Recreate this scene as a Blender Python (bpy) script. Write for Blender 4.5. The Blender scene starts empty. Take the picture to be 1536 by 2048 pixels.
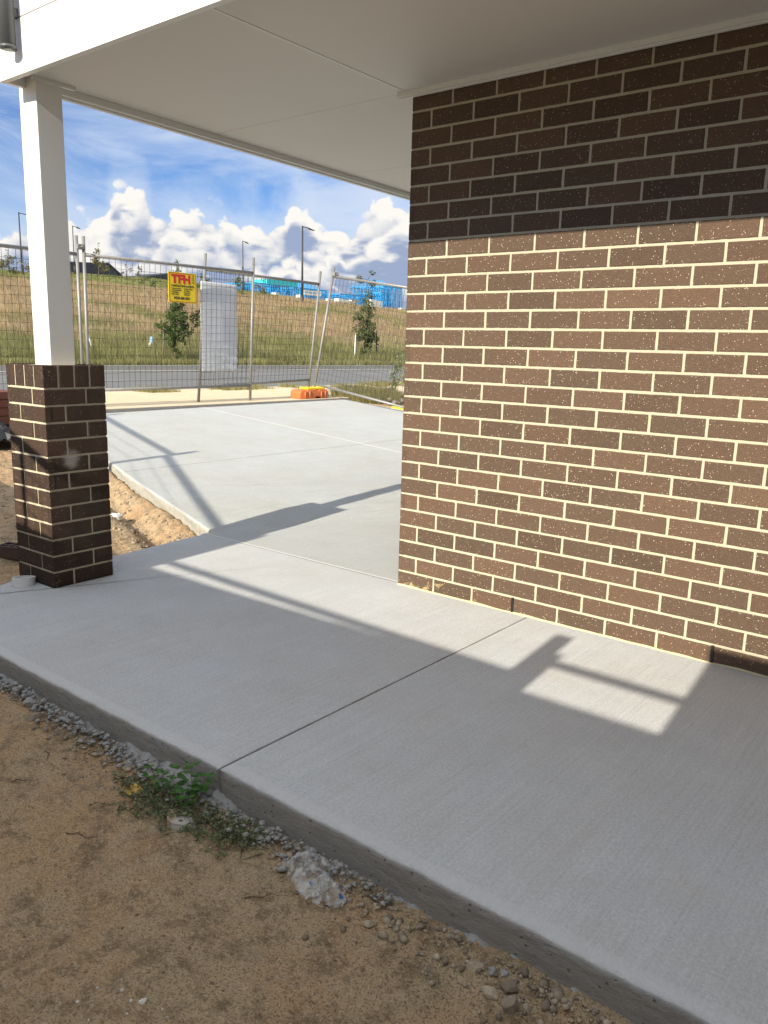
import bpy, bmesh, math, random
import numpy as np
from mathutils import Vector, Matrix, noise as mnoise
random.seed(7); rng = np.random.default_rng(7)
R = math.radians
sc = bpy.context.scene
C = sc.collection

# ------------------------------------------------------------------ camera
cam_d = bpy.data.cameras.new('camera'); cam = bpy.data.objects.new('camera', cam_d); C.objects.link(cam)
_r = [[0.7803367358, -0.6083145017, -0.1450105022], [0.6248131884, 0.7680953693, 0.1401355890], [0.0261353842, -0.1999574223, 0.9794559566]]
cam.matrix_world = Matrix(((_r[0][0], _r[0][2], -_r[0][1], 2.570699), (_r[1][0], _r[1][2], -_r[1][1], -3.385171),
                           (_r[2][0], _r[2][2], -_r[2][1], 1.270024), (0, 0, 0, 1)))
cam_d.sensor_fit = 'VERTICAL'; cam_d.sensor_height = 24; cam_d.lens = 24*1607.38/2048
cam_d.clip_start = .05; cam_d.clip_end = 6000
sc.camera = cam

# ------------------------------------------------------------------ light
SUN_EL = math.atan(1/2.003); SUN = Vector((.205, -1.99, 1.0)).normalized()
sl = bpy.data.lights.new('sun', 'SUN'); so = bpy.data.objects.new('sun', sl); C.objects.link(so)
sl.energy = 4.9; sl.angle = R(.5); sl.color = (1, .92, .77)
so.rotation_euler = SUN.to_track_quat('Z', 'Y').to_euler()
w_ = None
sc.view_settings.view_transform = 'Standard'; sc.view_settings.look = 'None'
sc.view_settings.exposure = .70; sc.view_settings.gamma = 1; sc.view_settings.use_curve_mapping = False

w = bpy.data.worlds.new('World'); sc.world = w; w.use_nodes = True
w.cycles.sampling_method = 'MANUAL'; w.cycles.sample_map_resolution = 256


class NT:
    """small helper to write node trees as code"""
    def __init__(s, tree): s.t = tree; s.n = tree.nodes; s.l = tree.links
    def new(s, typ, **kw):
        x = s.n.new(typ)
        for k, v in kw.items():
            if k.startswith('i_'): s.put(x.inputs[k[2:].replace('_', ' ')], v)
            else: setattr(x, k, v)
        return x
    def put(s, sock, v):
        if isinstance(v, bpy.types.NodeSocket): s.l.new(v, sock)
        elif v is not None:
            if sock.type == 'RGBA' and not isinstance(v, (int, float)) and len(v) == 3: v = (*v, 1)
            sock.default_value = v
    def m(s, op, a, b=0.0, c=None, clamp=False):
        x = s.n.new('ShaderNodeMath'); x.operation = op; x.use_clamp = clamp
        s.put(x.inputs[0], a); s.put(x.inputs[1], b)
        if c is not None: s.put(x.inputs[2], c)
        return x.outputs[0]
    def vm(s, op, a, b=(0, 0, 0)):
        x = s.n.new('ShaderNodeVectorMath'); x.operation = op
        s.put(x.inputs[0], a)
        if op == 'SCALE': s.put(x.inputs['Scale'], b)
        else: s.put(x.inputs[1], b)
        return x.outputs['Value'] if op in ('LENGTH', 'DOT_PRODUCT') else x.outputs[0]
    def mix(s, f, a, b):
        x = s.n.new('ShaderNodeMix'); x.data_type = 'RGBA'
        s.put(x.inputs[0], f); s.put(x.inputs[6], a); s.put(x.inputs[7], b)
        return x.outputs[2]
    def ss(s, v, lo, hi, a=0., b=1.):
        x = s.n.new('ShaderNodeMapRange'); x.interpolation_type = 'SMOOTHSTEP'
        s.put(x.inputs[0], v); s.put(x.inputs[1], lo); s.put(x.inputs[2], hi); s.put(x.inputs[3], a); s.put(x.inputs[4], b)
        return x.outputs[0]
    def lin(s, v, lo, hi, a=0., b=1.):
        x = s.n.new('ShaderNodeMapRange'); x.clamp = True
        s.put(x.inputs[0], v); s.put(x.inputs[1], lo); s.put(x.inputs[2], hi); s.put(x.inputs[3], a); s.put(x.inputs[4], b)
        return x.outputs[0]
    def noise(s, vec, scale, detail=4, rough=.55, dist=0.0):
        x = s.n.new('ShaderNodeTexNoise'); s.put(x.inputs['Vector'], vec); x.inputs['Scale'].default_value = scale
        x.inputs['Detail'].default_value = detail; x.inputs['Roughness'].default_value = rough; x.inputs['Distortion'].default_value = dist
        return x.outputs[0]
    def voro(s, vec, scale, feature='F1', out='Distance', rand=1):
        x = s.n.new('ShaderNodeTexVoronoi'); x.feature = feature; s.put(x.inputs['Vector'], vec); x.inputs['Scale'].default_value = scale
        x.inputs['Randomness'].default_value = rand
        return x.outputs[out]
    def sep(s, v):
        x = s.n.new('ShaderNodeSeparateXYZ'); s.put(x.inputs[0], v); return x.outputs
    def comb(s, a, b, c):
        x = s.n.new('ShaderNodeCombineXYZ'); s.put(x.inputs[0], a); s.put(x.inputs[1], b); s.put(x.inputs[2], c); return x.outputs[0]
    def scalev(s, v, k):
        return s.vm('MULTIPLY', v, k)


# ---- world: Nishita sky for blue and light, cumulus bank and high wisps by direction
n = NT(w.node_tree); n.n.clear()
sky = n.new('ShaderNodeTexSky', sky_type='NISHITA'); sky.sun_disc = False
sky.sun_elevation = SUN_EL; sky.sun_rotation = R(173.5); sky.altitude = 300; sky.dust_density = .6; sky.ozone_density = 2.2
SKY_K = .11
tc = n.new('ShaderNodeTexCoord'); d = n.vm('NORMALIZE', tc.outputs['Generated'])
X, Y, Z = n.sep(d)
az = n.m('MULTIPLY', n.m('ARCTAN2', Y, n.m('MULTIPLY', X, -1)), 57.2958)
el = n.m('MULTIPLY', n.m('ARCSINE', Z), 57.2958)
cur = n.new('ShaderNodeFloatCurve'); t = n.m('DIVIDE', n.m('SUBTRACT', az, 20.), 40., clamp=True); n.put(cur.inputs['Value'], t)
pts = [(20, 6.8), (26.6, 6.4), (28.6, 6.8), (30.3, 8.3), (31.5, 7.7), (32.7, 7.8), (33.6, 9.7), (35.2, 9.8), (36.2, 8.3), (37.3, 8.6), (38.2, 8.9), (40.2, 8.3), (42.5, 7.9), (44.1, 8.3), (45.3, 9.3), (46.9, 8.2), (48.5, 7.9), (49.6, 8.9), (50.9, 9.9), (52.3, 9.2), (56, 8), (60, 7)]
cv = cur.mapping.curves[0]
for i, (a, e) in enumerate(pts):
    p = ((a-20)/40, e/15)
    if i == 0: cv.points[0].location = p
    elif i == len(pts)-1: cv.points[-1].location = p
    else: cv.points.new(*p)
cur.mapping.update()
top = n.m('MULTIPLY', cur.outputs[0], 15.)
K = 1/(2**.68)
sky_raw = n.vm('MULTIPLY', sky.outputs[0], (SKY_K*.33, SKY_K*.49, SKY_K*.74))
# thin streaks
wv = n.vm('ADD', n.scalev(d, (1, 1.0, 3.2)), (5, 5, 5))
w1 = n.noise(wv, 4.5, 7, .62, .9); w2 = n.noise(wv, 1.9, 3, .5)
wisp = n.m('MULTIPLY', n.m('MULTIPLY', n.ss(w1, .30, .68), n.ss(w2, .28, .56)), .85)
wc = n.mix(wisp, sky_raw, (.62*K, .72*K, .90*K))
wc = n.mix(n.ss(el, 0, 12, .30, 0.), wc, (.48*K, .64*K, .88*K))
# bright broken cloud added overhead, above the view, to fill the shade
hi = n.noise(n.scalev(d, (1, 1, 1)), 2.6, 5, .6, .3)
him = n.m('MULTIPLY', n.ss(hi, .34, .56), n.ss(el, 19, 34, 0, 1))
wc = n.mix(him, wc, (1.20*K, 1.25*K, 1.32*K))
# stacked cumulus layers
warp = n.noise(n.scalev(d, (1, 1, 1.2)), 22, 2, .5)
veil = n.m('MULTIPLY', n.ss(n.m('SUBTRACT', n.m('ADD', top, n.m('MULTIPLY', w1, 4.)), el), -.6, 3.0), .72)
wc = n.mix(veil, wc, (.66*K, .76*K, .92*K))
patch = n.noise(n.vm('ADD', n.scalev(d, (1, 1, 3.4)), (2, 6, 3)), 6.5, 4, .55)
for k, (base_, amp, sc_) in enumerate(((0.0, 1.1, 20), (6.6, 3.4, 15), (4.7, 2.4, 18))):
    v = n.vm('ADD', n.scalev(d, (1, 1, 1.2)), (1.7*k, 2.3*k, .9*k))
    na = n.noise(v, sc_, 5, .62, .1)
    vb = n.voro(n.vm('ADD', v, n.vm('SCALE', n.comb(warp, na, warp), .035)), sc_*2.6, 'F1')
    if k == 0: tp = top
    else: tp = n.m('ADD', base_-1.2, n.m('MULTIPLY', n.ss(n.noise(n.comb(n.m('MULTIPLY', az, .16), 3.3*k, n.m('MULTIPLY', el, .05)), 1.0, 2, .5), .3, .7), amp))
    e_ = n.m('ADD', n.m('SUBTRACT', tp, el), n.m('ADD', n.m('MULTIPLY', n.m('SUBTRACT', na, .5), 2.7 if k == 0 else 5.0), n.m('MULTIPLY', n.m('SUBTRACT', .42, vb), 1.5)))
    msk = n.ss(e_, -.05, .38 if k == 0 else .9)
    lit = n.m('ADD', 1.0, n.m('ADD', n.m('MULTIPLY', n.m('SUBTRACT', .45, vb), .8), n.m('MULTIPLY', n.m('SUBTRACT', na, .53), 2.2)))
    lit = n.m('SUBTRACT', lit, n.m('ADD', n.ss(e_, .4, 3.0, 0, .55), n.m('MULTIPLY', n.ss(patch, .44, .60, 0, .9), n.ss(e_, .5, 1.9))), clamp=True)
    lit = n.m('SUBTRACT', lit, n.ss(el, 2.4, 5.2, .75, 0), clamp=True)
    ccol = n.mix(n.ss(lit, .05, .85), (.34*K, .42*K, .60*K), (.98*K, .95*K, .90*K))
    wc = n.mix(msk, wc, ccol)
fin = wc
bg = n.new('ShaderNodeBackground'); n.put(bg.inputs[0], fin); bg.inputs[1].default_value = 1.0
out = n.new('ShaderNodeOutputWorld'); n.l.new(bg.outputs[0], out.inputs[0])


# ------------------------------------------------------------------ helpers
def tag(o, label=None, cat=None, group=None, kind=None):
    if label: o['label'] = label
    if cat: o['category'] = cat
    if group: o['group'] = group
    if kind: o['kind'] = kind
    return o


def mat(name, base=(.5, .5, .5), rough=.7, fn=None, **kw):
    m = bpy.data.materials.new(name); m.use_nodes = True
    b = m.node_tree.nodes['Principled BSDF']; n = NT(m.node_tree)
    b.inputs['Base Color'].default_value = (*base, 1); b.inputs['Roughness'].default_value = rough
    for k, v in kw.items(): b.inputs[k.replace('_', ' ')].default_value = v
    if fn: fn(n, b)
    return m


def objv(n):
    return n.new('ShaderNodeTexCoord').outputs['Object']


def geov(n):
    return n.new('ShaderNodeNewGeometry').outputs['Position']


def bump(n, b, h, strength=.4, dist=.002, prev=None):
    x = n.new('ShaderNodeBump'); x.inputs['Strength'].default_value = strength; x.inputs['Distance'].default_value = dist
    n.put(x.inputs['Height'], h)
    if prev is not None: n.l.new(prev, x.inputs['Normal'])
    n.l.new(x.outputs[0], b.inputs['Normal']); return x.outputs[0]


def link(name, me, m=None, parent=None, smooth=False):
    o = bpy.data.objects.new(name, me); C.objects.link(o)
    if m is not None:
        for k in (m if isinstance(m, (list, tuple)) else [m]): me.materials.append(k)
    if smooth:
        me.polygons.foreach_set('use_smooth', [True]*len(me.polygons))
    if parent is not None: o.parent = parent
    return o


def empty(name, label, cat, loc=(0, 0, 0), group=None):
    o = bpy.data.objects.new(name, None); C.objects.link(o); o.location = loc; o.empty_display_size = .1
    return tag(o, label, cat, group)


class MB:
    """mesh builder in world (or local) coordinates"""
    def __init__(s): s.v = []; s.f = []; s.mi = []
    def add(s, vs, fs, mi=0):
        k = len(s.v); s.v += [tuple(p) for p in vs]; s.f += [tuple(i+k for i in f) for f in fs]; s.mi += [mi]*len(fs)
    def box(s, a, b, mi=0):
        (x0, y0, z0), (x1, y1, z1) = a, b
        s.add([(x0, y0, z0), (x1, y0, z0), (x1, y1, z0), (x0, y1, z0), (x0, y0, z1), (x1, y0, z1), (x1, y1, z1), (x0, y1, z1)],
              [(0, 3, 2, 1), (4, 5, 6, 7), (0, 1, 5, 4), (1, 2, 6, 5), (2, 3, 7, 6), (3, 0, 4, 7)], mi)
    def tube(s, p, q, r, n=10, r2=None, caps=True, mi=0):
        p = Vector(p); q = Vector(q); r2 = r if r2 is None else r2
        z = (q-p).normalized(); x = z.orthogonal().normalized(); y = z.cross(x)
        vs = []
        for c, rr in ((p, r), (q, r2)):
            for i in range(n):
                a = 2*math.pi*i/n; vs.append(c+x*math.cos(a)*rr+y*math.sin(a)*rr)
        fs = [(i, (i+1) % n, n+(i+1) % n, n+i) for i in range(n)]
        if caps: fs += [tuple(reversed(range(n))), tuple(range(n, 2*n))]
        s.add(vs, fs, mi)
    def path(s, pts, r, n=6, taper=1.0):
        for i in range(len(pts)-1):
            a = r*(1+(taper-1)*i/(len(pts)-1)); b = r*(1+(taper-1)*(i+1)/(len(pts)-1))
            s.tube(pts[i], pts[i+1], a, n, b)
    def mesh(s, name='m'):
        me = bpy.data.meshes.new(name); me.from_pydata(s.v, [], s.f)
        if any(s.mi): me.polygons.foreach_set('material_index', s.mi)
        me.update(); return me
    def build(s, name, m, parent=None, smooth=False, off=None):
        if off is not None: s.v = [(p[0]-off[0], p[1]-off[1], p[2]-off[2]) for p in s.v]
        return link(name, s.mesh(name), m, parent, smooth)


def bevel_obj(o, wdt=.004, seg=2):
    bm = bmesh.new(); bm.from_mesh(o.data)
    bmesh.ops.bevel(bm, geom=[e for e in bm.edges], offset=wdt, segments=seg, affect='EDGES', profile=.6, clamp_overlap=True)
    bm.to_mesh(o.data); bm.free(); return o


def vnoise(x, y, seed=0):
    xi = np.floor(x).astype(np.int64); yi = np.floor(y).astype(np.int64); fx = x-xi; fy = y-yi
    fx = fx*fx*(3-2*fx); fy = fy*fy*(3-2*fy)
    def h(a, b):
        k = (a*374761393+b*668265263+seed*974711) & 0x7fffffff
        k = ((k ^ (k >> 13))*1274126177) & 0x7fffffff
        return ((k ^ (k >> 16)) & 0xffff)/65535.0
    return (h(xi, yi)*(1-fx)+h(xi+1, yi)*fx)*(1-fy)+(h(xi, yi+1)*(1-fx)+h(xi+1, yi+1)*fx)*fy


def fbm(x, y, oct=5, seed=0, rough=.5):
    s = 0; a = 1; t = 0
    for i in range(oct):
        s = s+a*vnoise(x*2**i, y*2**i, seed+i); t += a; a *= rough
    return s/t


def smooth01(t):
    t = np.clip(t, 0, 1); return t*t*(3-2*t)


# ------------------------------------------------------------------ terrain heights
RY = [-400, -40, 42.85, 46.34, 55.41, 62.74, 72.69, 80.16, 90.66, 102.7, 116.66, 140, 260, 500]
RZ = [8.0, 8.9, 8.83, 8.69, 9.28, 9.46, 9.17, 8.93, 8.58, 8.25, 7.53, 6.2, 3, 0]


def zdrive(x): return .08*np.clip(-x-1.7, 0, 5.2)


def ground_z(x, y):
    """height of the soil / field surface"""
    x = np.asarray(x, float); y = np.asarray(y, float)
    near = zdrive(x)-.100
    near = np.where(y > 7.05, zdrive(x)-.02, near)
    # soil left of the drive: humps
    lump = (fbm(x*3.2, y*3.2, 5, 3, .55)-.5)
    fine = (fbm(x*30, y*30, 3, 9, .65)-.5)
    yard = near+lump*.05+fine*.014+(fbm(x*10, y*10, 3, 19)-.5)*.018
    # little trench along the drive's left edge
    ed = .1+(-x-1.72)*.285
    dd = ed-y
    tr = np.exp(-((dd-.26)/.11)**2)*np.where((x < -1.75) & (x > -6.5), 1, 0)
    yard = yard-tr*.10+np.exp(-((dd-.03)/.07)**2)*(.015+.06*(fbm(x*6, y*6, 3, 29)-.35))*np.where((x < -1.75) & (x > -6.5), 1, 0)
    # under the slabs keep the soil well below
    slab = ((x > -1.5) & (y > -1.86) & (y < 7.0)) | ((x < -1.5) & (x > -6.6) & (y > ed+.02) & (y < 7.0))
    yard = np.where(slab, near-.12, yard)
    # bank of soil against the slab foot
    yard = yard+np.exp(-np.abs(y+1.96)/.05)*.012*(x > -1.6)*(y < -1.9)
    flat = .40+(fbm(x*1.5, y*1.5, 4, 5)-.5)*.03
    z = np.where(x > -6.7, yard, flat-.03)
    z = np.where((x < -9.7) & (x > -18.85), .30, z)
    Rr = np.interp(y, RY, RZ)
    t = np.clip((-x-20.5)/69.5, 0, 1)
    f = .53+(Rr-.55)*t+(fbm(x*.25, y*.25, 3, 11)-.5)*.35*np.clip((-x-20)/6, 0, 1)*np.clip((88+x)/12, 0, 1)
    f = np.where(x < -90, Rr-(-90-x)*.03, f)
    z = np.where(x <= -18.9, f, z)
    return z


def gz(x, y): return float(ground_z(np.array([x]), np.array([y]))[0])


# ------------------------------------------------------------------ materials
def f_dirt(n, b):
    p = geov(n); x, y, z = n.sep(p)
    a = n.noise(p, 2.2, 5, .6); c = n.noise(p, 14, 6, .65); e = n.noise(p, 75, 6, .75); g = n.noise(p, 190, 3, .8)
    col = n.mix(n.ss(a, .36, .62), (.61, .46, .285), (.64, .415, .23))
    col = n.mix(n.ss(c, .44, .64, 0, .85), col, (.29, .21, .125))
    grey = n.noise(n.vm('ADD', p, (4, 4, 4)), 5.5, 5, .65)
    col = n.mix(n.ss(grey, .60, .72, 0, .55), col, (.31, .285, .245))
    red = n.noise(n.vm('ADD', p, (9, 4, 1)), 3.1, 4, .6)
    col = n.mix(n.ss(red, .57, .74, 0, .60), col, (.56, .27, .125))
    col = n.mix(n.ss(e, .46, .64, .0, .75), col, (.74, .57, .36))
    col = n.mix(n.ss(g, .50, .62, 0, .80), col, (.17, .115, .065))
    peb = n.voro(p, 75, 'F1', 'Distance'); pc = n.voro(p, 75, 'F1', 'Color')
    pr = n.sep(pc)[0]
    col = n.mix(n.m('MULTIPLY', n.ss(peb, .16, .30, 1, 0), n.ss(pr, .90, .93)), col, (.58, .52, .42))
    # field beyond the road
    fld = n.m('LESS_THAN', x, -18.7)
    t = n.m('DIVIDE', n.m('SUBTRACT', -20.5, x), 69.5)
    fa = n.noise(p, .35, 6, .65); fb = n.noise(n.scalev(p, (1, 1, 1)), 3.0, 5, .7)
    dry = n.mix(fb, (.22, .17, .09), (.50, .39, .22))
    grn = n.mix(fb, (.10, .12, .04), (.27, .28, .11))
    g1 = n.ss(n.m('ADD', t, n.m('MULTIPLY', n.m('SUBTRACT', fa, .5), .16)), .06, .15, 1, 0)
    g2 = n.ss(n.m('ADD', t, n.m('MULTIPLY', n.m('SUBTRACT', fa, .5), .12)), .66, .74, 0, .85)
    gm = n.m('MAXIMUM', n.m('MULTIPLY', g1, .75), g2)
    gm = n.m('MAXIMUM', gm, n.ss(fa, .54, .70, 0, .6))
    fc = n.mix(gm, dry, grn)
    # nature strip between footpath and road and sandy soil by the drive
    col = n.mix(fld, col, fc)
    n.put(b.inputs['Base Color'], col)
    h = n.m('ADD', n.m('MULTIPLY', c, 1.0), n.m('ADD', n.m('MULTIPLY', e, .55), n.m('MULTIPLY', g, .22)))
    bump(n, b, h, 1.0, .03)
    b.inputs['Roughness'].default_value = .95; b.inputs['Specular IOR Level'].default_value = .15


M_dirt = mat('soil', fn=f_dirt)


def f_conc(tone, brm=1.0, side_c=(.33, .315, .29)):
    def fn(n, b):
        p = geov(n)
        br = n.noise(n.scalev(p, (260, 2.2, 10)), 1.0, 3, .6)        # broom strokes along y
        br2 = n.noise(n.scalev(n.vm('ADD', p, n.vm('SCALE', n.comb(n.noise(p, .7, 2), 0., 0.), .06)), (95, .9, 4)), 1.0, 5, .75)
        st = n.noise(p, 1.3, 5, .6); fi = n.noise(p, 420, 3, .7); md = n.noise(p, 26, 5, .6)
        gr = n.noise(p, 105, 3, .85); st2 = n.noise(n.vm('ADD', p, (7, 7, 0)), 4.5, 5, .65)
        k = 1.0
        for q_, w_ in ((br, .20*brm), (br2, .36*brm), (st, .30), (st2, .20), (fi, .25), (gr, .85), (md, .12)):
            k = n.m('ADD', k, n.m('MULTIPLY', n.m('SUBTRACT', q_, .5), w_))
        col = n.mix(n.ss(st, .35, .65), tuple(tone), (tone[0]*.96, tone[1]*.985, tone[2]*1.02))
        col = n.vm('SCALE', col, k)
        dust = n.ss(n.noise(n.vm('ADD', p, (2, 9, 0)), 1.7, 6, .7), .56, .74, 0, .30)
        col = n.mix(dust, col, (tone[0]*.92, tone[1]*.84, tone[2]*.72))
        # tiny dark pits and a few pale splashes
        v = n.voro(p, 34); vr = n.sep(n.voro(p, 34, 'F1', 'Color'))[0]
        col = n.mix(n.m('MULTIPLY', n.ss(v, .03, .075, 1, 0), n.ss(vr, .92, .94)), col, (.12, .11, .10))
        v2 = n.voro(p, 22); vr2 = n.sep(n.voro(p, 22, 'F1', 'Color'))[1]
        col = n.mix(n.m('MULTIPLY', n.ss(v2, .05, .10, 1, 0), n.m('MULTIPLY', n.ss(vr2, .93, .95), n.ss(n.noise(p, .8, 2), .5, .6))), col, (.70, .69, .64))
        x_, y_, z_ = n.sep(p)
        col = n.mix(n.m('MULTIPLY', n.ss(y_, -1.885, -1.868, .55, 0), n.m('GREATER_THAN', x_, -1.7)), col, (tone[0]*1.12, tone[1]*1.12, tone[2]*1.13))
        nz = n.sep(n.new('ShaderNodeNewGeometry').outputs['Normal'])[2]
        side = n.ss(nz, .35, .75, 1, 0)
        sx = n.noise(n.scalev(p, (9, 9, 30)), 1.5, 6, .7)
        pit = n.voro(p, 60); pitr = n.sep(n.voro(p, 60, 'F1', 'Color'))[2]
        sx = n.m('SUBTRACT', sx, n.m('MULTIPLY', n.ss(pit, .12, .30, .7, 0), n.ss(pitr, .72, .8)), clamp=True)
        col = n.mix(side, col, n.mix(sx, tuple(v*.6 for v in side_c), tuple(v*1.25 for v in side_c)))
        n.put(b.inputs['Base Color'], col)
        h = n.m('ADD', n.m('ADD', n.m('MULTIPLY', br, .8*brm), n.m('MULTIPLY', br2, 1.6*brm)), n.m('MULTIPLY', fi, .7))
        h = n.m('ADD', h, n.m('MULTIPLY', n.m('MULTIPLY', sx, side), 4.0))
        bump(n, b, n.m('ADD', h, n.m('MULTIPLY', gr, 1.2)), .8, .003)
        b.inputs['Roughness'].default_value = .86; b.inputs['Specular IOR Level'].default_value = .25
    return fn


M_porch = mat('porch_concrete', fn=f_conc((.565, .565, .555)))
M_drive = mat('driveway_concrete', fn=f_conc((.475, .475, .45), .8, (.42, .40, .34)))
M_tan = mat('tan_concrete', fn=f_conc((.66, .53, .35), .3))
M_kerb = mat('kerb_concrete', fn=f_conc((.46, .44, .38), .2))
M_seal = mat('joint_sealant', (.66, .65, .61), .6)


def f_lump(n, b):
    p = geov(n); a = n.noise(p, 30, 6, .65); c = n.noise(p, 160, 4, .7)
    n.put(b.inputs['Base Color'], n.mix(a, (.20, .195, .185), (.46, .45, .43)))
    bump(n, b, n.m('ADD', a, n.m('MULTIPLY', c, .5)), .8, .008); b.inputs['Roughness'].default_value = .95


M_lump = mat('rough_concrete', fn=f_lump)


def f_asph(n, b):
    p = geov(n); a = n.noise(p, 60, 4, .7); c = n.noise(n.scalev(p, (2.0, .25, 1)), 1, 4, .6)
    col = n.mix(a, (.085, .085, .082), (.19, .187, .18)); col = n.mix(n.ss(c, .45, .7, 0, .5), col, (.22, .21, .19))
    n.put(b.inputs['Base Color'], col); b.inputs['Roughness'].default_value = .9
    bump(n, b, a, .3, .004)


M_asph = mat('asphalt', fn=f_asph)


def f_brick(c0, c1, speck):
    def fn(n, b):
        p = geov(n)
        at = n.new('ShaderNodeAttribute', attribute_name='tone'); tn = at.outputs['Fac']
        at2 = n.new('ShaderNodeAttribute', attribute_name='hue'); hu = at2.outputs['Fac']
        col = n.mix(hu, c0, c1)
        a = n.noise(p, 45, 5, .65); f = n.noise(n.scalev(p, (1, 1, .55)), 330, 3, .7)
        k = n.m('MULTIPLY', n.m('ADD', n.m('MULTIPLY', a, .28), n.m('ADD', n.m('MULTIPLY', f, 1.3), .20)), tn)
        col = n.vm('SCALE', col, k)
        ed = n.noise(p, 9, 3, .6)
        v = n.voro(p, 185); vr = n.sep(n.voro(p, 185, 'F1', 'Color'))
        thr = n.m('ADD', .965, n.m('MULTIPLY', n.m('SUBTRACT', .5, ed), .14))
        thr = n.m('SUBTRACT', thr, speck)
        m = n.m('MULTIPLY', n.ss(v, .20, .42, 1, 0), n.ss(vr[0], thr, n.m('ADD', thr, .02)))
        col = n.mix(n.m('MULTIPLY', m, n.m('ADD', .35, n.m('MULTIPLY', vr[1], .6))), col, (.72, .60, .44))
        v3 = n.voro(p, 260); vr3 = n.sep(n.voro(p, 260, 'F1', 'Color'))[0]
        col = n.mix(n.m('MULTIPLY', n.ss(v3, .2, .4, .6, 0), n.ss(vr3, .80, .88)), col, (.30, .22, .15))
        if speck == 0:      # pale lime bloom on the side of the pillar
            q_ = n.vm('MULTIPLY', n.vm('SUBTRACT', p, (-1.253, -1.165, .665)), (1, 15, 13)); dd_ = n.m('ADD', n.vm('LENGTH', q_), n.m('MULTIPLY', n.noise(p, 40, 5, .7), .9))
            col = n.mix(n.ss(dd_, .7, 1.35, .5, 0), col, (.42, .40, .37))
            run = n.m('MULTIPLY', n.ss(n.noise(n.scalev(p, (22, 22, 1.2)), 1, 3, .6), .56, .70, 0, .45), n.ss(n.sep(p)[2], .35, 1.0))
            col = n.mix(run, col, (.012, .009, .008))
        # mortar smear near the foot of the wall, mostly by the corner
        x, y, z = n.sep(p)
        sm = n.noise(n.scalev(p, (1, 1, 1.6)), 17, 5, .7, .6)
        lowm = n.m('MULTIPLY', n.ss(z, .02, .17, .22, 0), n.ss(x, .0, 1.1, 1, .15))
        lowm = n.m('MULTIPLY', lowm, n.m('GREATER_THAN', x, -.4))
        msk = n.ss(n.m('ADD', sm, lowm), .75, .83)
        msk = n.m('MULTIPLY', msk, n.m('MULTIPLY', n.ss(z, .10, .24, 1, 0), n.m('GREATER_THAN', x, -.4)))
        col = n.mix(n.m('MULTIPLY', msk, .7), col, (.50, .37, .19))
        n.put(b.inputs['Base Color'], col)
        bump(n, b, n.m('ADD', n.m('MULTIPLY', f, 1.0), n.m('MULTIPLY', n.m('SUBTRACT', .5, v), .5)), .7, .0035)
        b.inputs['Roughness'].default_value = .8; b.inputs['Specular IOR Level'].default_value = .3
    return fn


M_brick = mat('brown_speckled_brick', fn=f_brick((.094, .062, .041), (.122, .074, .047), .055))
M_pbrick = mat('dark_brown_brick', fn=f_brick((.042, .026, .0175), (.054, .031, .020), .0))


def f_mortar(c):
    def fn(n, b):
        p = geov(n); a = n.noise(p, 120, 5, .7); z = n.sep(p)[2]
        col = n.mix(a, (c[0]*.82, c[1]*.82, c[2]*.8), c)
        col = n.mix(n.ss(z, .0, .03, .75, 0), col, (.60, .52, .30))
        n.put(b.inputs['Base Color'], col); bump(n, b, a, .6, .004); b.inputs['Roughness'].default_value = .95
    return fn


M_mortar = mat('cream_mortar', fn=f_mortar((.50, .455, .335)))
M_pmortar = mat('pillar_mortar', fn=f_mortar((.56, .49, .36)))


def f_paint(c, r=.45):
    def fn(n, b):
        p = geov(n); a = n.noise(p, 1.6, 4, .5); f = n.noise(p, 260, 2, .5)
        n.put(b.inputs['Base Color'], n.mix(a, (c[0]*.95, c[1]*.95, c[2]*.94), c)); bump(n, b, f, .12, .0008)
        b.inputs['Roughness'].default_value = r
    return fn


M_white = mat('white_paint', fn=f_paint((.76, .755, .72)))
M_soffit = mat('soffit_paint', fn=f_paint((.69, .665, .62), .6))
M_dark = mat('dark_gap', (.02, .02, .02), .9)
M_pipe = mat('dark_grey_steel', (.10, .105, .11), .42, Metallic=.3)
M_vent = mat('black_plastic', (.008, .008, .01), .6)
M_door = mat('door_panel', fn=f_paint((.16, .17, .18), .5))
M_roof = mat('roof_steel', (.06, .065, .07), .45)


def f_galv(n, b):
    p = geov(n); a = n.noise(n.scalev(p, (1, 1, .3)), 22, 5, .65); v = n.voro(p, 60)
    col = n.mix(a, (.19, .185, .175), (.36, .355, .335)); col = n.mix(n.ss(n.noise(p, 7, 4, .6), .58, .72, 0, .6), col, (.23, .19, .14))
    n.put(b.inputs['Base Color'], col); b.inputs['Metallic'].default_value = .55
    n.put(b.inputs['Roughness'], n.lin(v, 0, .6, .42, .62))


M_galv = mat('galvanised_steel', fn=f_galv)
M_wire = mat('mesh_wire', (.055, .052, .045), .6, Metallic=.3)
M_lamp = mat('lamp_post_paint', (.03, .032, .036), .5)
M_black = mat('black_film', (.012, .012, .013), .3)


def f_leaf(c0, c1):
    def fn(n, b):
        at = n.new('ShaderNodeAttribute', attribute_name='tone'); n.put(b.inputs['Base Color'], n.mix(at.outputs['Fac'], c0, c1))
        b.inputs['Roughness'].default_value = .6; b.inputs['Specular IOR Level'].default_value = .2
        tr = n.new('ShaderNodeBsdfTranslucent'); n.put(tr.inputs[0], n.mix(at.outputs['Fac'], tuple(v*1.5 for v in c0), tuple(v*1.6 for v in c1)))
        mx = n.new('ShaderNodeMixShader'); mx.inputs[0].default_value = .28
        n.l.new(b.outputs[0], mx.inputs[1]); n.l.new(tr.outputs[0], mx.inputs[2])
        n.l.new(mx.outputs[0], n.n['Material Output'].inputs[0])
    return fn


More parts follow.
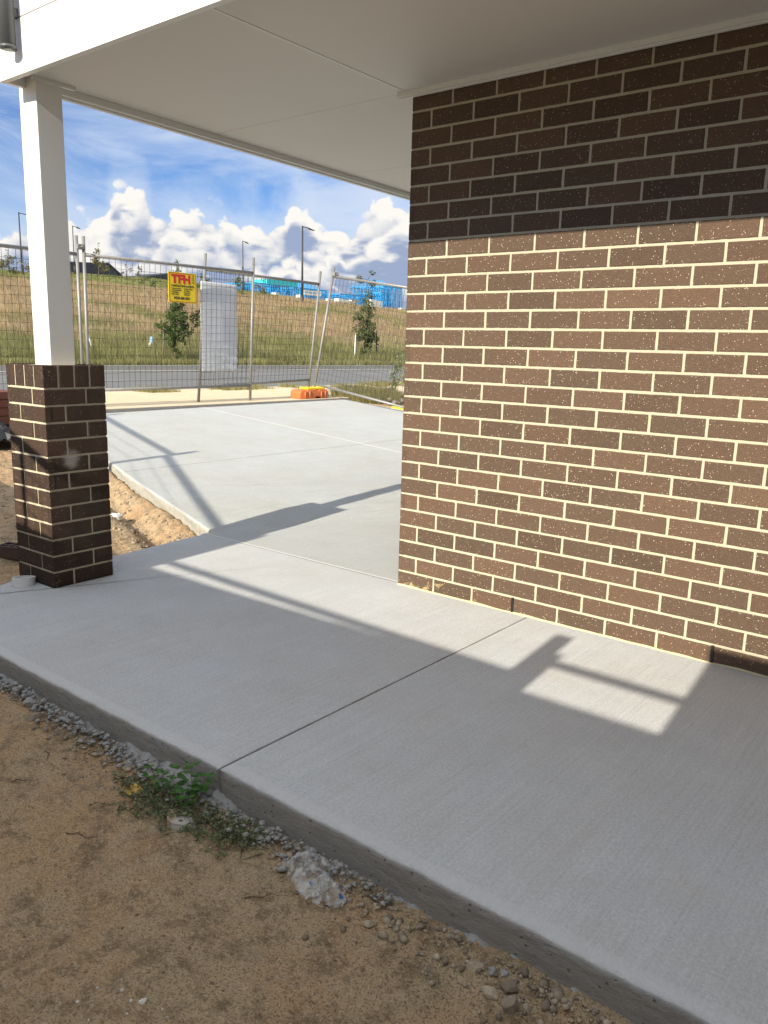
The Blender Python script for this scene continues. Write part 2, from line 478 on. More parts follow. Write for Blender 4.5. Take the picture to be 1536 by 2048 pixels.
M_leaf = mat('tree_leaves', fn=f_leaf((.035, .065, .016), (.12, .17, .045)))
M_leafd = mat('dark_leaves', fn=f_leaf((.045, .065, .022), (.15, .18, .06)))
M_leafp = mat('pale_leaves', fn=f_leaf((.09, .085, .04), (.20, .19, .09)))
M_weed = mat('weed_leaves', fn=f_leaf((.11, .135, .07), (.27, .31, .16)))
M_sprout = mat('seedling_leaves', fn=f_leaf((.035, .10, .02), (.09, .20, .04)))
M_bark = mat('bark', (.12, .09, .065), .9)
M_stake = mat('weathered_hardwood', (.22, .17, .13), .9)


def f_grass(n, b):
    at = n.new('ShaderNodeAttribute', attribute_name='tone'); at2 = n.new('ShaderNodeAttribute', attribute_name='green')
    dry = n.mix(at.outputs['Fac'], (.30, .215, .115), (.72, .57, .35)); grn = n.mix(at.outputs['Fac'], (.10, .12, .035), (.40, .42, .15))
    n.put(b.inputs['Base Color'], n.mix(at2.outputs['Fac'], dry, grn)); b.inputs['Roughness'].default_value = .8; b.inputs['Specular IOR Level'].default_value = .1
    tr = n.new('ShaderNodeBsdfTranslucent'); n.put(tr.inputs[0], n.mix(at2.outputs['Fac'], dry, grn))
    mx = n.new('ShaderNodeMixShader'); mx.inputs[0].default_value = .25
    n.l.new(b.outputs[0], mx.inputs[1]); n.l.new(tr.outputs[0], mx.inputs[2]); n.l.new(mx.outputs[0], n.n['Material Output'].inputs[0])


M_grass = mat('dry_and_green_grass', fn=f_grass)


# ------------------------------------------------------------------ ground sheet
def axis(segs):
    out = []
    for a, b, st in segs:
        k = max(1, int(round((b-a)/st))); out += list(np.linspace(a, b, k, endpoint=False))
    return np.array(out+[segs[-1][1]])


gx = axis([(-3000, -600, 400), (-600, -140, 40), (-140, -92, 4), (-92, -19.5, .7), (-19.5, -18.4, .275), (-18.4, -9, .8), (-9, -6.4, .12), (-6.4, -2.2, .035), (-2.2, 3.2, .016), (3.2, 8, .3), (8, 60, 6), (60, 3000, 500)])
gy = axis([(-3000, -200, 400), (-200, -12, 12), (-12, -4.4, .4), (-4.4, -3.1, .05), (-3.1, -1.80, .016), (-1.80, -1.5, .05), (-1.5, 1.8, .035), (1.8, 9, .12), (9, 30, .5), (30, 140, 1.2), (140, 500, 30), (500, 3000, 500)])
GX, GY = np.meshgrid(gx, gy, indexing='ij'); GZ = ground_z(GX, GY)
nx, ny = len(gx), len(gy)
vs = np.stack([GX, GY, GZ], -1).reshape(-1, 3)
idx = np.arange(nx*ny).reshape(nx, ny)
fs = np.stack([idx[:-1, :-1], idx[1:, :-1], idx[1:, 1:], idx[:-1, 1:]], -1).reshape(-1, 4)


def np_mesh(name, vs, fs, attrs=None):
    me = bpy.data.meshes.new(name); k = fs.shape[1]
    me.vertices.add(len(vs)); me.vertices.foreach_set('co', np.ascontiguousarray(vs, dtype=np.float32).ravel())
    me.loops.add(fs.size); me.loops.foreach_set('vertex_index', np.ascontiguousarray(fs, dtype=np.int32).ravel())
    me.polygons.add(len(fs)); me.polygons.foreach_set('loop_start', np.arange(0, fs.size, k, dtype=np.int32))
    me.polygons.foreach_set('loop_total', np.full(len(fs), k, dtype=np.int32))
    for a, (dom, val) in (attrs or {}).items():
        at = me.attributes.new(a, 'FLOAT', dom); at.data.foreach_set('value', np.ascontiguousarray(val, dtype=np.float32))
    me.update(calc_edges=True); me.validate(); return me


g = link('ground', np_mesh('ground', vs, fs), M_dirt, smooth=True); tag(g, kind='structure')


# ------------------------------------------------------------------ slabs
def slab(name, polys, m, zfun=lambda x: 0*x, thick=.30, rad=.02, tight=lambda x, y: False, border=.045, jit=.0045, cuts=(), parent=None, sub=.02):
    """polys: lists of (x,y), counter-clockwise; rounded arris, slightly wavering edge"""
    bm = bmesh.new()
    for poly in polys:
        P = []
        for i, a in enumerate(poly):
            b_ = poly[(i+1) % len(poly)]; L = math.dist(a, b_); k = max(1, int(L/sub))
            for j in range(k): P.append((a[0]+(b_[0]-a[0])*j/k, a[1]+(b_[1]-a[1])*j/k))
        nn = len(P); rings = []
        for li in range(5):
            ring = []
            for i in range(nn):
                rd2 = .0045 if tight(*P[i]) else rad
                inset, z = ((-jit, -thick), (0, -rd2*1.6), (rd2*.25, -rd2*.5), (rd2*.8, -rd2*.08), (rd2*1.7, 0))[li]
                p0 = Vector(P[i-1]); p1 = Vector(P[i]); p2 = Vector(P[(i+1) % nn])
                t = (p2-p0).normalized(); nrm = Vector((-t.y, t.x))
                e1 = (p1-p0).normalized(); e2 = (p2-p1).normalized(); cs = max(.5, math.sqrt(max(.01, (1+e1.dot(e2))/2)))
                j_ = (.15 if tight(*P[i]) else 1)*jit*(mnoise.noise(Vector((p1.x*9, p1.y*9, 0)))*1.4+mnoise.noise(Vector((p1.x*40, p1.y*40, 2)))*.8-1.6*max(0, mnoise.noise(Vector((p1.x*17, p1.y*17, 8)))-.35))
                q = p1+nrm*((inset+(j_ if z > -thick*.5 else 0))/cs)
                ring.append(bm.verts.new((q.x, q.y, z)))
            rings.append(ring)
        for r0, r1 in zip(rings, rings[1:]):
            for i in range(nn):
                f = bm.faces.new((r0[i], r0[(i+1) % nn], r1[(i+1) % nn], r1[i])); f.smooth = True
        bm.faces.new(rings[-1])
    for c in cuts:
        bmesh.ops.bisect_plane(bm, geom=bm.verts[:]+bm.edges[:]+bm.faces[:], plane_co=(c, 0, 0), plane_no=(1, 0, 0))
    for v in bm.verts: v.co.z += float(zfun(v.co.x))
    me = bpy.data.meshes.new(name); bm.to_mesh(me); bm.free()
    o = link(name, me, m, parent); return o


G2 = .0025; G3 = .0045
ps = slab('porch_slab', [
    [(.8-G2, -1.925), (.8-G2, .03), (-1.70, .03), (-1.62, -.70), (-1.60, -1.30), (-1.52, -1.45), (-1.56, -1.925)],
    [(.8+G2, -1.925), (4.6, -1.925), (4.6, .03), (.8+G2, .03)]], M_porch, rad=.017, tight=lambda x, y: abs(x-.8) < .02 or y > 0)
tag(ps, kind='structure')
# driveway panels: joints at y 3.9 (sealed) and x -3.55 (cut groove)
dr = slab('driveway', [
    [(.0, .044), (0, 3.9-G3), (-3.55+G3, 3.9-G3), (-3.55+G3, .625), (-2.75, .40), (-1.72, .105), (-1.71, .044)],
    [(-3.55-G3, .64), (-3.55-G3, 3.9-G3), (-6.52, 3.9-G3), (-6.42, 1.50)],
    [(0, 3.9+G3), (0, 7.02), (-3.55+G3, 7.02), (-3.55+G3, 3.9+G3)],
    [(-3.55-G3, 3.9+G3), (-3.55-G3, 7.02), (-6.60, 7.02), (-6.52, 3.9+G3)]], M_drive, zfun=lambda x: zdrive(x), cuts=(-1.7,), rad=.016, tight=lambda x, y: (abs(x+3.55) < .03 and y > .66) or abs(y-3.9) < .05 or y < .05)
tag(dr, kind='structure')
b = MB()
def strip(b, x0, x1, y0, y1, k=12, dz=.0015):
    xs = np.linspace(x0, x1, k+1)
    for i in range(k):
        za, zb = float(zdrive(xs[i]))+dz, float(zdrive(xs[i+1]))+dz
        wob = lambda x, s: .0016*mnoise.noise(Vector((x*14, s, 0)))
        b.add([(xs[i], y0+wob(xs[i], 0), za), (xs[i+1], y0+wob(xs[i+1], 0), zb), (xs[i+1], y1+wob(xs[i+1], 5), zb), (xs[i], y1+wob(xs[i], 5), za)], [(0, 1, 2, 3)])
strip(b, -1.70, -.01, .028, .046, 50, .001); strip(b, -6.5, -.1, 3.886, 3.914, 60, .001)
sj = b.build('joint_sealant', M_seal, dr)
cr = slab('footpath', [[(-6.56, -8), (-6.66, 7.6), (-6.66, 40), (-9.75, 40), (-9.75, -8)]], M_tan, zfun=lambda x: .416, thick=.12, rad=.01, sub=.5)
tag(cr, kind='structure')
rd = MB(); rd.box((-18.45, -300, .2), (-9.95, 400, .375)); rd = rd.build('road', M_asph); tag(rd, kind='structure')
kb = MB()
for i in range(120):
    y0 = -100+i*3.0
    kb.box((-18.95, y0, .2), (-18.78, y0+2.985, .555)); kb.box((-18.78, y0, .2), (-18.45, y0+2.985, .40))
    kb.box((-9.95, y0, .2), (-9.78, y0+2.985, .414))
kb = kb.build('kerb', M_kerb); tag(kb, kind='structure')

# concrete spill and broken fines along the foot of the porch slab
def crumb_field(name, n_, region, zoff, smin, smax, m, seed, kind=None, label=None, cat=None, flat=.7):
    r = np.random.default_rng(seed); V = []; F = []; T = []
    bm = bmesh.new(); bmesh.ops.create_icosphere(bm, subdivisions=1, radius=1); base = np.array([v.co[:] for v in bm.verts]); bf = np.array([[v.index for v in f.verts] for f in bm.faces]); bm.free()
    k = 0
    XY = np.array([region(r) for _ in range(n_)]); ZG = ground_z(XY[:, 0], XY[:, 1])
    for i in range(n_):
        x, y = XY[i]; s = smin*(smax/smin)**(r.random()**2.2)
        M = base*(1+(r.random((len(base), 1))-.5)*.95)*np.array([1, .6+.5*r.random(), flat*(.6+.5*r.random())])*s
        a = r.random()*6.28; M = M@np.array([[math.cos(a), -math.sin(a), 0], [math.sin(a), math.cos(a), 0], [0, 0, 1]])
        z = float(ZG[i])+zoff(x, y)+s*.05
        V.append(M+[x, y, z]); F.append(bf+k); k += len(base); T.append(np.full(len(bf), r.random()))
    me = np_mesh(name, np.concatenate(V), np.concatenate(F), {'tone': ('FACE', np.concatenate(T))})
    o = link(name, me, m); tag(o, label, cat, None, kind); return o


def f_stone(c0, c1):
    def fn(n, b):
        at = n.new('ShaderNodeAttribute', attribute_name='tone'); p = geov(n); a = n.noise(p, 90, 4, .6)
        col = n.mix(at.outputs['Fac'], c0, c1); n.put(b.inputs['Base Color'], n.vm('SCALE', col, n.m('ADD', .6, n.m('MULTIPLY', a, .8))))
        bump(n, b, a, .5, .004); b.inputs['Roughness'].default_value = .9
    return fn


M_stone = mat('pale_rubble', fn=f_stone((.17, .13, .095), (.42, .345, .25)))
M_fines = mat('soil_crumbs', fn=f_stone((.17, .115, .07), (.40, .285, .175)))
sp = MB()
# spill: lumpy strip against the slab face
ys = np.linspace(0, 1, 9); xs = np.arange(-1.5, 2.6, .012)
amp = lambda x: max(.30, min(1, .45+.9*mnoise.noise(Vector((x*1.3, 3.3, 0)))+.35*mnoise.noise(Vector((x*6, 1, 0)))))*(1 if x < 1.25 else max(.0, 1-(x-1.25)*.55))
idv = []
for x in xs:
    A = amp(x); row = []
    for t_ in ys:
        y = -1.915-t_*(.035+.10*A); z0 = gz(x, y)-.012
        prof = (1-t_)**.8*(.008+.045*A)
        nn_ = mnoise.noise(Vector((x*38, y*38, t_*3)))*.020+abs(mnoise.noise(Vector((x*75, y*75, 4))))*.018
        row.append(len(sp.v)); sp.v.append((x, y, z0+prof+nn_*(1-t_*.7)-.035*max(0, .55-A)))
    idv.append(row)
for i in range(len(xs)-1):
    for j in range(len(ys)-1):
        sp.f.append((idv[i][j], idv[i][j+1], idv[i+1][j+1], idv[i+1][j])); sp.mi.append(0)
spo = sp.build('concrete_spill', M_lump, smooth=True); tag(spo, 'rough grey concrete spill along the foot of the porch slab', 'concrete spill', kind='stuff')
def reg0(r):
    x = -1.5+3.0*r.random()**1.2; return x, -1.945-abs(r.normal())*.035
crumb_field('concrete_crumbs', 1300, reg0, lambda x, y: .006+.02*random.random(), .004, .014, M_lump, 15, 'stuff', 'grey concrete crumbs stuck along the slab foot', 'concrete crumbs')
def reg1(r):
    x = -1.4+4.1*r.random(); return x, -1.955-abs(r.normal())*(.055+.03*math.sin(x*5))
crumb_field('gravel', 1900, reg1, lambda x, y: .002, .003, .014, M_stone, 5, 'stuff', 'loose gravel and crumbs scattered along the slab edge', 'gravel')
def reg6(r):
    return 1.15+.5*r.random(), -2.50-.22*r.random()
crumb_field('white_chips', 60, reg6, lambda x, y: 0, .0015, .006, mat('quartz', fn=f_stone((.50, .46, .40), (.78, .74, .68))), 25, 'stuff', 'small white stone chips scattered on the lower soil', 'stone chips')
def reg2(r):
    return -1.4+4.2*r.random(), -1.98-1.5*r.random()**1.3
crumb_field('soil_crumbs', 11000, reg2, lambda x, y: -.002, .0012, .0060, M_fines, 6, 'stuff', 'fine crumbs and pebbles on the bare foreground soil', 'soil crumbs')
def reg3(r):
    x = -1.8-4.6*r.random(); return x, .1+(-x-1.72)*.285-.09-.5*r.random()**1.4
crumb_field('rubble', 1500, reg3, lambda x, y: 0, .003, .026, M_stone, 8, 'stuff', 'broken lumps of soil and rubble left of the driveway edge', 'rubble')
def reg5(r):
    return -1.75-3.5*r.random(), -1.6+1.9*r.random()
crumb_field('clods', 1600, reg5, lambda x, y: 0, .003, .020, M_fines, 18, 'stuff', 'dry clods on the ground behind the brick pillar', 'clods')

# ------------------------------------------------------------------ house
house = empty('brick_house', 'brown brick house corner with white porch roof beside the pale driveway', 'house', (0, 0, 0))


def brick_mesh(name, bricks, m, parent, rseed=1, depth=.03, hr=(0, 1)):
    """bricks: (origin, u, v, nrm, u0,u1,v0,v1)"""
    r = random.Random(rseed); V = []; F = []; T = []; H = []; rd_ = .0028
    for (o, u, v, nr, u0, u1, v0, v1) in bricks:
        o = Vector(o); u = Vector(u); v = Vector(v); nr = Vector(nr)
        tone = r.choice((1, 1, 1, 1.05, .95, 1.03, .88))*r.uniform(.94, 1.06); hue = r.random()**1.3
        nu = max(3, int((u1-u0)/.02)); nv = max(3, int((v1-v0)/.02)); per = []
        for i in range(nu): per.append((u0+(u1-u0)*i/nu, v0, 0, -1, i == 0))
        for i in range(nv): per.append((u1, v0+(v1-v0)*i/nv, 1, 0, i == 0))
        for i in range(nu): per.append((u1-(u1-u0)*i/nu, v1, 0, 1, i == 0))
        for i in range(nv): per.append((u0, v1-(v1-v0)*i/nv, -1, 0, i == 0))
        cu, cv_ = (u0+u1)/2, (v0+v1)/2; n0 = len(V); N = len(per); pr = r.uniform(-.0012, .0012); se = r.random()*99
        for ring, (ins, dp) in enumerate(((0, -depth), (0, -rd_), (rd_*.35, -rd_*.3), (rd_*1.4, 0))):
            for (a, b_, ex, ey, cn) in per:
                j = (mnoise.noise(Vector((a*55, b_*55, se)))*.0022 if ring else 0)
                ins2 = ins+abs(j)*.9
                sx = -1 if a > cu else 1; sy = -1 if b_ > cv_ else 1
                if cn: ax = a+sx*ins2; by = b_+sy*ins2
                else: ax = a-ex*ins2; by = b_-ey*ins2
                ax = min(max(ax, u0+ins), u1-ins); by = min(max(by, v0+ins), v1-ins)
                V.append(o+u*ax+v*by+nr*(dp+pr if ring else dp))
        for k in range(3):
            for i in range(N):
                F.append((n0+k*N+i, n0+k*N+(i+1) % N, n0+(k+1)*N+(i+1) % N, n0+(k+1)*N+i)); T.append(tone); H.append(hue)
        F.append(tuple(n0+3*N+i for i in range(N))); T.append(tone); H.append(hue)
    me = bpy.data.meshes.new(name); me.from_pydata(V, [], F)
    for an, val in (('tone', T), ('hue', H)):
        at = me.attributes.new(an, 'FLOAT', 'FACE'); at.data.foreach_set('value', val)
    me.update(); return link(name, me, m, parent)


BH = .086
bl = []
for k in range(1, 30):
    v0 = (k-1)*BH; v1 = v0+.076
    us = [(0, .23)] if k % 2 else [(0, .11)]
    while us[-1][1] < 4.5: us.append((us[-1][1]+.01, us[-1][1]+.24))
    for (a, b_) in us: bl.append(((0, 0, 0), (1, 0, 0), (0, 0, 1), (0, -1, 0), a, b_, v0+.002 if k == 1 else v0, v1))
    # return face of the corner, towards the garage opening (x = 0)
    us = [(0, .11)] if k % 2 else [(0, .23)]
    while us[-1][1] < .34: us.append((us[-1][1]+.01, min(.35, us[-1][1]+.24)))
    for (a, b_) in us:
        if b_-a > .02: bl.append(((0, 0, 0), (0, 1, 0), (0, 0, 1), (-1, 0, 0), a, b_, v0, v1))
# fix winding of return face by flipping u for faces: handled by recalculating normals below
wall = brick_mesh('wall', bl, M_brick, house, 3)
bm = bmesh.new(); bm.from_mesh(wall.data); bmesh.ops.recalc_face_normals(bm, faces=bm.faces); bm.to_mesh(wall.data); bm.free()


def mortar_face(name, o, u, v, nr, U, Vv, m, parent, step=.012, rec=.0028, skip=()):
    o = Vector(o); u = Vector(u); v = Vector(v); nr = Vector(nr); b = MB()
    na = max(1, int(U/step)); nb = max(1, int(Vv/step)); b.v = []
    for i in range(na+1):
        for j in range(nb+1):
            a = U*i/na; c = Vv*j/nb; ns = mnoise.noise(Vector((a*60, c*60, 1.7)))*.0014+mnoise.noise(Vector((a*9, c*9, 5)))*.0008
            if i in (0,): ns = min(ns, 0)
            q = o+u*a+v*c+nr*(-rec+ns); b.v.append(tuple(q))
    for i in range(na):
        for j in range(nb):
            k = i*(nb+1)+j; b.f.append((k, k+nb+1, k+nb+2, k+1)); b.mi.append(0)
    return b.build(name, m, parent, True)


mw = mortar_face('mortar', (0.002, 0, -.02), (1, 0, 0), (0, 0, 1), (0, -1, 0), 4.5, 2.52, M_mortar, wall)
mr = mortar_face('mortar', (0, .002, -.02), (0, 1, 0), (0, 0, 1), (-1, 0, 0), .345, 2.52, M_mortar, wall)
core = MB(); core.box((.004, .0045, -.15), (4.5, .11, 2.52)); core.box((.0045, .11, -.15), (.11, .35, 2.52)); core.build('core', M_mortar, wall)
for x in (.715, 1.675):
    b = MB(); b.box((x-.0058, -.004, -.002), (x+.0058, .03, .079)); b.box((x-.0045, -.0055, .004), (x-.0028, -.0035, .075)); b.build('weep_hole', M_vent, wall)
# drip line of mortar droppings at the foot of the wall
b = MB(); k = 0
for i in range(420):
    x = .0+i*.0107; h = .005+.006*max(0, mnoise.noise(Vector((x*7, 0, 3)))+.4); dd = .004+.007*max(0, mnoise.noise(Vector((x*11, 4, 3)))+.45)
    b.v += [(x, .0, h), (x, -dd*.5, h*.9), (x, -dd, 0.0005)]
    if i: q = 3*i; b.f += [(q-3, q-2, q+1, q), (q-2, q-1, q+2, q+1)]; b.mi += [0, 0]
b.build('mortar_droppings', M_mortar, wall, True)

# wall continuing behind the garage corner, garage door and slab behind
b = MB(); b.box((.0, 5.9, -.1), (.11, 9.0, 2.5)); b.box((.11, 5.9, -.1), (4.5, 6.0, 2.5)) ; b.build('rear_wall', M_brick, house)
gd = MB()
for i in range(4):
    gd.box((.06, .36, .01+i*.535), (.10, 5.89, .01+i*.535+.53))
gd.build('garage_door', M_door, house)
b = MB(); b.box((.02, .355, 2.155), (.105, 5.895, 2.49)); b.build('lintel', M_white, house)

b = MB(); b.box((4.4, -1.3, -.1), (4.6, -.001, 2.497)); b.box((4.4, -4.0, -.1), (4.6, -1.3001, 2.44)); b.build('shading_wall', M_brick, house)  # out-of-view wall added to block sky light from the post's right face
# soffit: panels with fine gaps, backing above
Z0 = 2.498
XL0, XL1 = -1.455, -1.63                 # left eave line at y -1.31 and y 2.2
def xl(y): return XL0+(XL1-XL0)*(y+1.31)/3.5
so_ = MB()
def panel(pts, th=.006):
    k = len(pts); so_.add([(x, y, Z0) for x, y in pts]+[(x, y, Z0+th) for x, y in pts], [tuple(reversed(range(k))), tuple(range(k, 2*k))]+[(i, (i+1) % k, k+(i+1) % k, k+i) for i in range(k)])
g3 = .0016
panel([(xl(-1.30)+.02, -1.29), (-.03-g3, -1.29), (-.03-g3, -.004-g3), (xl(0)+.02, -.004-g3)])
panel([(-.03+g3, -1.29), (2.4-g3, -1.29), (2.4-g3, .02), (-.03+g3, .02)])
panel([(2.4+g3, -1.29), (4.6, -1.29), (4.6, .02), (2.4+g3, .02)])
panel([(xl(0)+.02, -.004+g3), (-.03-g3, -.004+g3), (.03, 1.29-g3), (xl(1.29)+.02, 1.29-g3)])
panel([(xl(1.29)+.02, 1.29+g3), (.03, 1.29+g3), (.03, 4.6), (xl(4.6)+.02, 4.6)])
panel([(xl(4.6)+.02, 4.6+g3*2), (.03, 4.6+g3*2), (.03, 8.0), (xl(8)+.02, 8.0)])
soff = so_.build('soffit', M_soffit, house)
b = MB(); b.box((-1.42, -1.288, Z0+.02), (4.39, .3, Z0+.035)); b.box((-1.50, .3, Z0+.02), (.05, 8, Z0+.035)); b.build('backing', M_dark, soff)
# raised cover strip on the joint that meets the wall corner
b = MB(); b.box((-.038, -1.27, Z0-.0025), (-.026, -.03, Z0+.002)); b.build('cover_strip', M_white, soff)
# trim along the top of the wall
b = MB(); b.box((-.075, -.032, Z0-.022), (4.5, -.006, Z0-.0005)); b.box((-.075, -.018, Z0-.030), (4.5, -.0061, Z0-.0222)); o = b.build('wall_trim', M_white, house)
# fascia along the front
FB = 2.452
b = MB(); b.box((xl(-1.31), -1.322, FB), (4.6, -1.292, 2.682)); b.box((xl(-1.31), -1.322, 2.688), (4.6, -1.292, 3.3)); b.box((xl(-1.31)+.01, -1.312, 2.68), (4.6, -1.291, 2.69), 1)
fa = b.build('fascia', [M_white, M_dark], house)
# side eave beam with stepped mould
def skew(b, x0, x1, z0, z1, y0=-1.29, y1=8.0, mi=0):
    b.add([(xl(y0)+x0, y0, z0), (xl(y0)+x1, y0, z0), (xl(y1)+x1, y1, z0), (xl(y1)+x0, y1, z0), (xl(y0)+x0, y0, z1), (xl(y0)+x1, y0, z1), (xl(y1)+x1, y1, z1), (xl(y1)+x0, y1, z1)],
          [(0, 3, 2, 1), (4, 5, 6, 7), (0, 1, 5, 4), (1, 2, 6, 5), (2, 3, 7, 6), (3, 0, 4, 7)], mi)
b = MB(); skew(b, 0, .026, FB+.002, 3.2); skew(b, .0262, .055, FB+.012, Z0-.001, -1.05)
eb = b.build('eave_beam', M_white, house)
b = MB(); b.box((-1.44, -1.29, 3.21), (4.6, 8.0, 3.30)); b.add([(-1.4, -1.28, 3.301), (4.6, -1.28, 3.301), (4.6, 8.0, 3.301), (-1.4, 8.0, 3.301), (1.4, 1.8, 4.2), (1.4, 4.9, 4.2)], [(0, 1, 4), (1, 2, 5, 4), (2, 3, 5), (3, 0, 4, 5)])
b.build('roof', M_roof, house)
# round pipe on the fascia
b = MB(); b.tube((-1.250, -1.372, 2.545), (-1.250, -1.372, 3.28), .034, 24); o = b.build('pipe', M_pipe, house, True)
dp = MB(); dp.tube((-1.250, -1.372, 2.543), (-1.250, -1.372, 2.556), .037, 24); dp.build('collar', M_pipe, o, True)
dp = MB(); dp.box((-1.262, -1.34, 2.683), (-1.238, -1.321, 2.72)); dp.build('bracket', M_pipe, o)

# porch pillar
PX0, PX1, PY0, PY1 = -1.603, -1.253, -1.297, -.947
pb = []
for k in range(1, 13):
    v0 = (k-1)*BH; v1 = v0+.076
    if k % 2: A = [(0, .11), (.12, .35)]; B = [(0, .11), (.12, .35)]
    else: A = [(0, .23), (.24, .35)]; B = [(0, .23), (.24, .35)]
    for a, c in A: pb.append(((PX0, PY0, 0), (1, 0, 0), (0, 0, 1), (0, -1, 0), a, c, v0, v1))
    for a, c in B: pb.append(((PX1, PY0, 0), (0, 1, 0), (0, 0, 1), (1, 0, 0), a, c, v0, v1))
    for a, c in A: pb.append(((PX1, PY1, 0), (-1, 0, 0), (0, 0, 1), (0, 1, 0), a, c, v0, v1))
    for a, c in B: pb.append(((PX0, PY1, 0), (0, -1, 0), (0, 0, 1), (-1, 0, 0), a, c, v0, v1))
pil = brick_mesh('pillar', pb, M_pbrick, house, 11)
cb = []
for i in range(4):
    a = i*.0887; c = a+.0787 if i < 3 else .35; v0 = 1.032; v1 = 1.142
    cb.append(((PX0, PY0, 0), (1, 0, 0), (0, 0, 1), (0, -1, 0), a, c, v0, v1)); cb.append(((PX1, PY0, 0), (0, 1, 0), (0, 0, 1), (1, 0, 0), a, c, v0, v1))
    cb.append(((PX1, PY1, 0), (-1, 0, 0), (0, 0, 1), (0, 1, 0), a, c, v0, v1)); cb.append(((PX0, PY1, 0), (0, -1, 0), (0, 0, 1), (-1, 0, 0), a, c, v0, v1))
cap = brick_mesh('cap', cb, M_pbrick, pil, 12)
b = MB(); e = .0045; b.box((PX0+e, PY0+e, -.15), (PX1-e, PY1-e, 1.138)); b.build('mortar', M_pmortar, pil)
b = MB(); b.box((PX0-.004, PY0-.006, -.05), (PX1+.006, PY1+.004, -.0)); b.build('mortar_bed', M_pmortar, pil)
for nm in (pil, cap):
    bm = bmesh.new(); bm.from_mesh(nm.data); bmesh.ops.recalc_face_normals(bm, faces=bm.faces); bm.to_mesh(nm.data); bm.free()
# post
b = MB(); b.box((-1.498, -1.192, 1.139), (-1.358, -1.052, Z0-.001)); po = b.build('post', M_white, house); bevel_obj(po, .003, 2)
def swing(o, px, py, deg):
    T = Matrix.Translation((px, py, 0)) @ Matrix.Rotation(R(deg), 4, 'Z') @ Matrix.Translation((-px, -py, 0)); o.data.transform(T)
swing(po, -1.358, -1.192, 3.5)
b = MB(); b.box((-1.372, -1.205, Z0-.018), (-1.352, -.985, Z0-.0008)); b.build('post_trim', M_white, po)

for o in [pil]+list(pil.children): swing(o, PX1, PY0, 1.5)
# ------------------------------------------------------------------ temporary fencing
def lerp(a, b, t): return tuple(a[i]+(b[i]-a[i])*t for i in range(3))


def panel_f(label, F0, T0, F1, T1, group='temporary fence panels', f0=.107, f1=.897, mesh=True, cat='fence panel', dv=.085, dh=.105, bars=(), rr=.020):
    base = lerp(F0, F1, .5); e = empty('temporary_fence', label, cat, base, group)
    for F_, T_ in ((F0, T0), (F1, T1)):
        b = MB(); b.tube(F_, T_, rr+.001, 12); b.build('post', M_galv, e, True, base)
    for f in (f0, f1):
        b = MB(); b.tube(lerp(F0, T0, f), lerp(F1, T1, f), rr, 12); b.build('rail', M_galv, e, True, base)
    for tt in bars:
        b = MB(); b.tube(lerp(lerp(F0, T0, f0), lerp(F1, T1, f0), tt), lerp(lerp(F0, T0, f1), lerp(F1, T1, f1), tt), .018, 10); b.build('brace', M_galv, e, True, base)
    if mesh:
        b = MB(); L = math.dist(F0, F1); H = math.dist(F0, T0)*(f1-f0); nv = int(L/dv); nh = int(H/dh)
        for i in range(1, nv):
            s_ = i/nv; a = lerp(lerp(F0, T0, f0), lerp(F1, T1, f0), s_); c = lerp(lerp(F0, T0, f1-.012), lerp(F1, T1, f1-.012), s_)
            mid = [lerp(a, c, t_) for t_ in (0, .33, .66, 1)]
            mid = [(p[0]+.010*mnoise.noise(Vector((s_*9, j, 3))), p[1]+.006*mnoise.noise(Vector((s_*7, j, 9))), p[2]) for j, p in enumerate(mid)]
            for j in range(3): b.tube(mid[j], mid[j+1], .0025, 4, caps=False)
        for j in range(1, nh+1):
            f = f0+(f1-.012-f0)*j/nh; a = lerp(F0, T0, f); c = lerp(F1, T1, f)
            P_ = [lerp(a, c, t_) for t_ in np.linspace(0, 1, 9)]
            P_ = [(p[0]+.012*mnoise.noise(Vector((i*.7, f*6, 3))), p[1], p[2]+.012*mnoise.noise(Vector((i*.6, f*5, 8)))) for i, p in enumerate(P_)]
            for i in range(8): b.tube(P_[i], P_[i+1], .0025, 4, caps=False)
        b.build('wire_mesh', M_wire, e, False, base)
    return e


def clamp_(parent, p):
    b = MB(); x, y, z = p
    o_ = parent.location
    b.box((x-.035, y-.05, z-.03), (x+.035, y+.05, z+.03)); b.tube((x+.03, y, z), (x+.075, y, z), .012, 8)
    o = b.build('clamp', M_galv, parent, False, o_); bevel_obj(o, .008, 2)


PF = -6.92
p0 = panel_f('temporary fence panel partly hidden behind the white post', (PF, -.08, .40), (PF, -.10, 2.53), (PF, 2.335, .41), (PF, 2.335, 2.53))
clamp_(p0, (PF+.01, 2.375, 2.40))
p1 = panel_f('temporary fence panel carrying the yellow sign', (PF+.02, 2.40, .41), (PF+.02, 2.42, 2.53), (PF+.04, 5.13, .42), (PF+.04, 5.22, 2.55))
p2 = panel_f('leaning temporary fence panel between yellow sign panel and orange foot', (PF-.12, 4.26, .41), (PF-.12, 4.44, 2.54), (PF-.04, 6.50, .50), (PF-.04, 6.78, 2.49))
p3 = panel_f('temporary fence panel slanting down by the brick wall corner', (PF, 6.60, .52), (PF+.02, 7.05, 2.57), (-4.65, 6.68, .18), (-4.65, 7.12, 2.26), f1=.93, f0=.06)
clamp_(p3, (PF+.06, 7.03, 2.46))
pm = panel_f('temporary fence panel far left beyond the brick pillar', (PF-.02, -2.52, .38), (PF-.02, -2.55, 2.5), (PF-.02, -.14, .40), (PF-.02, -.16, 2.53))
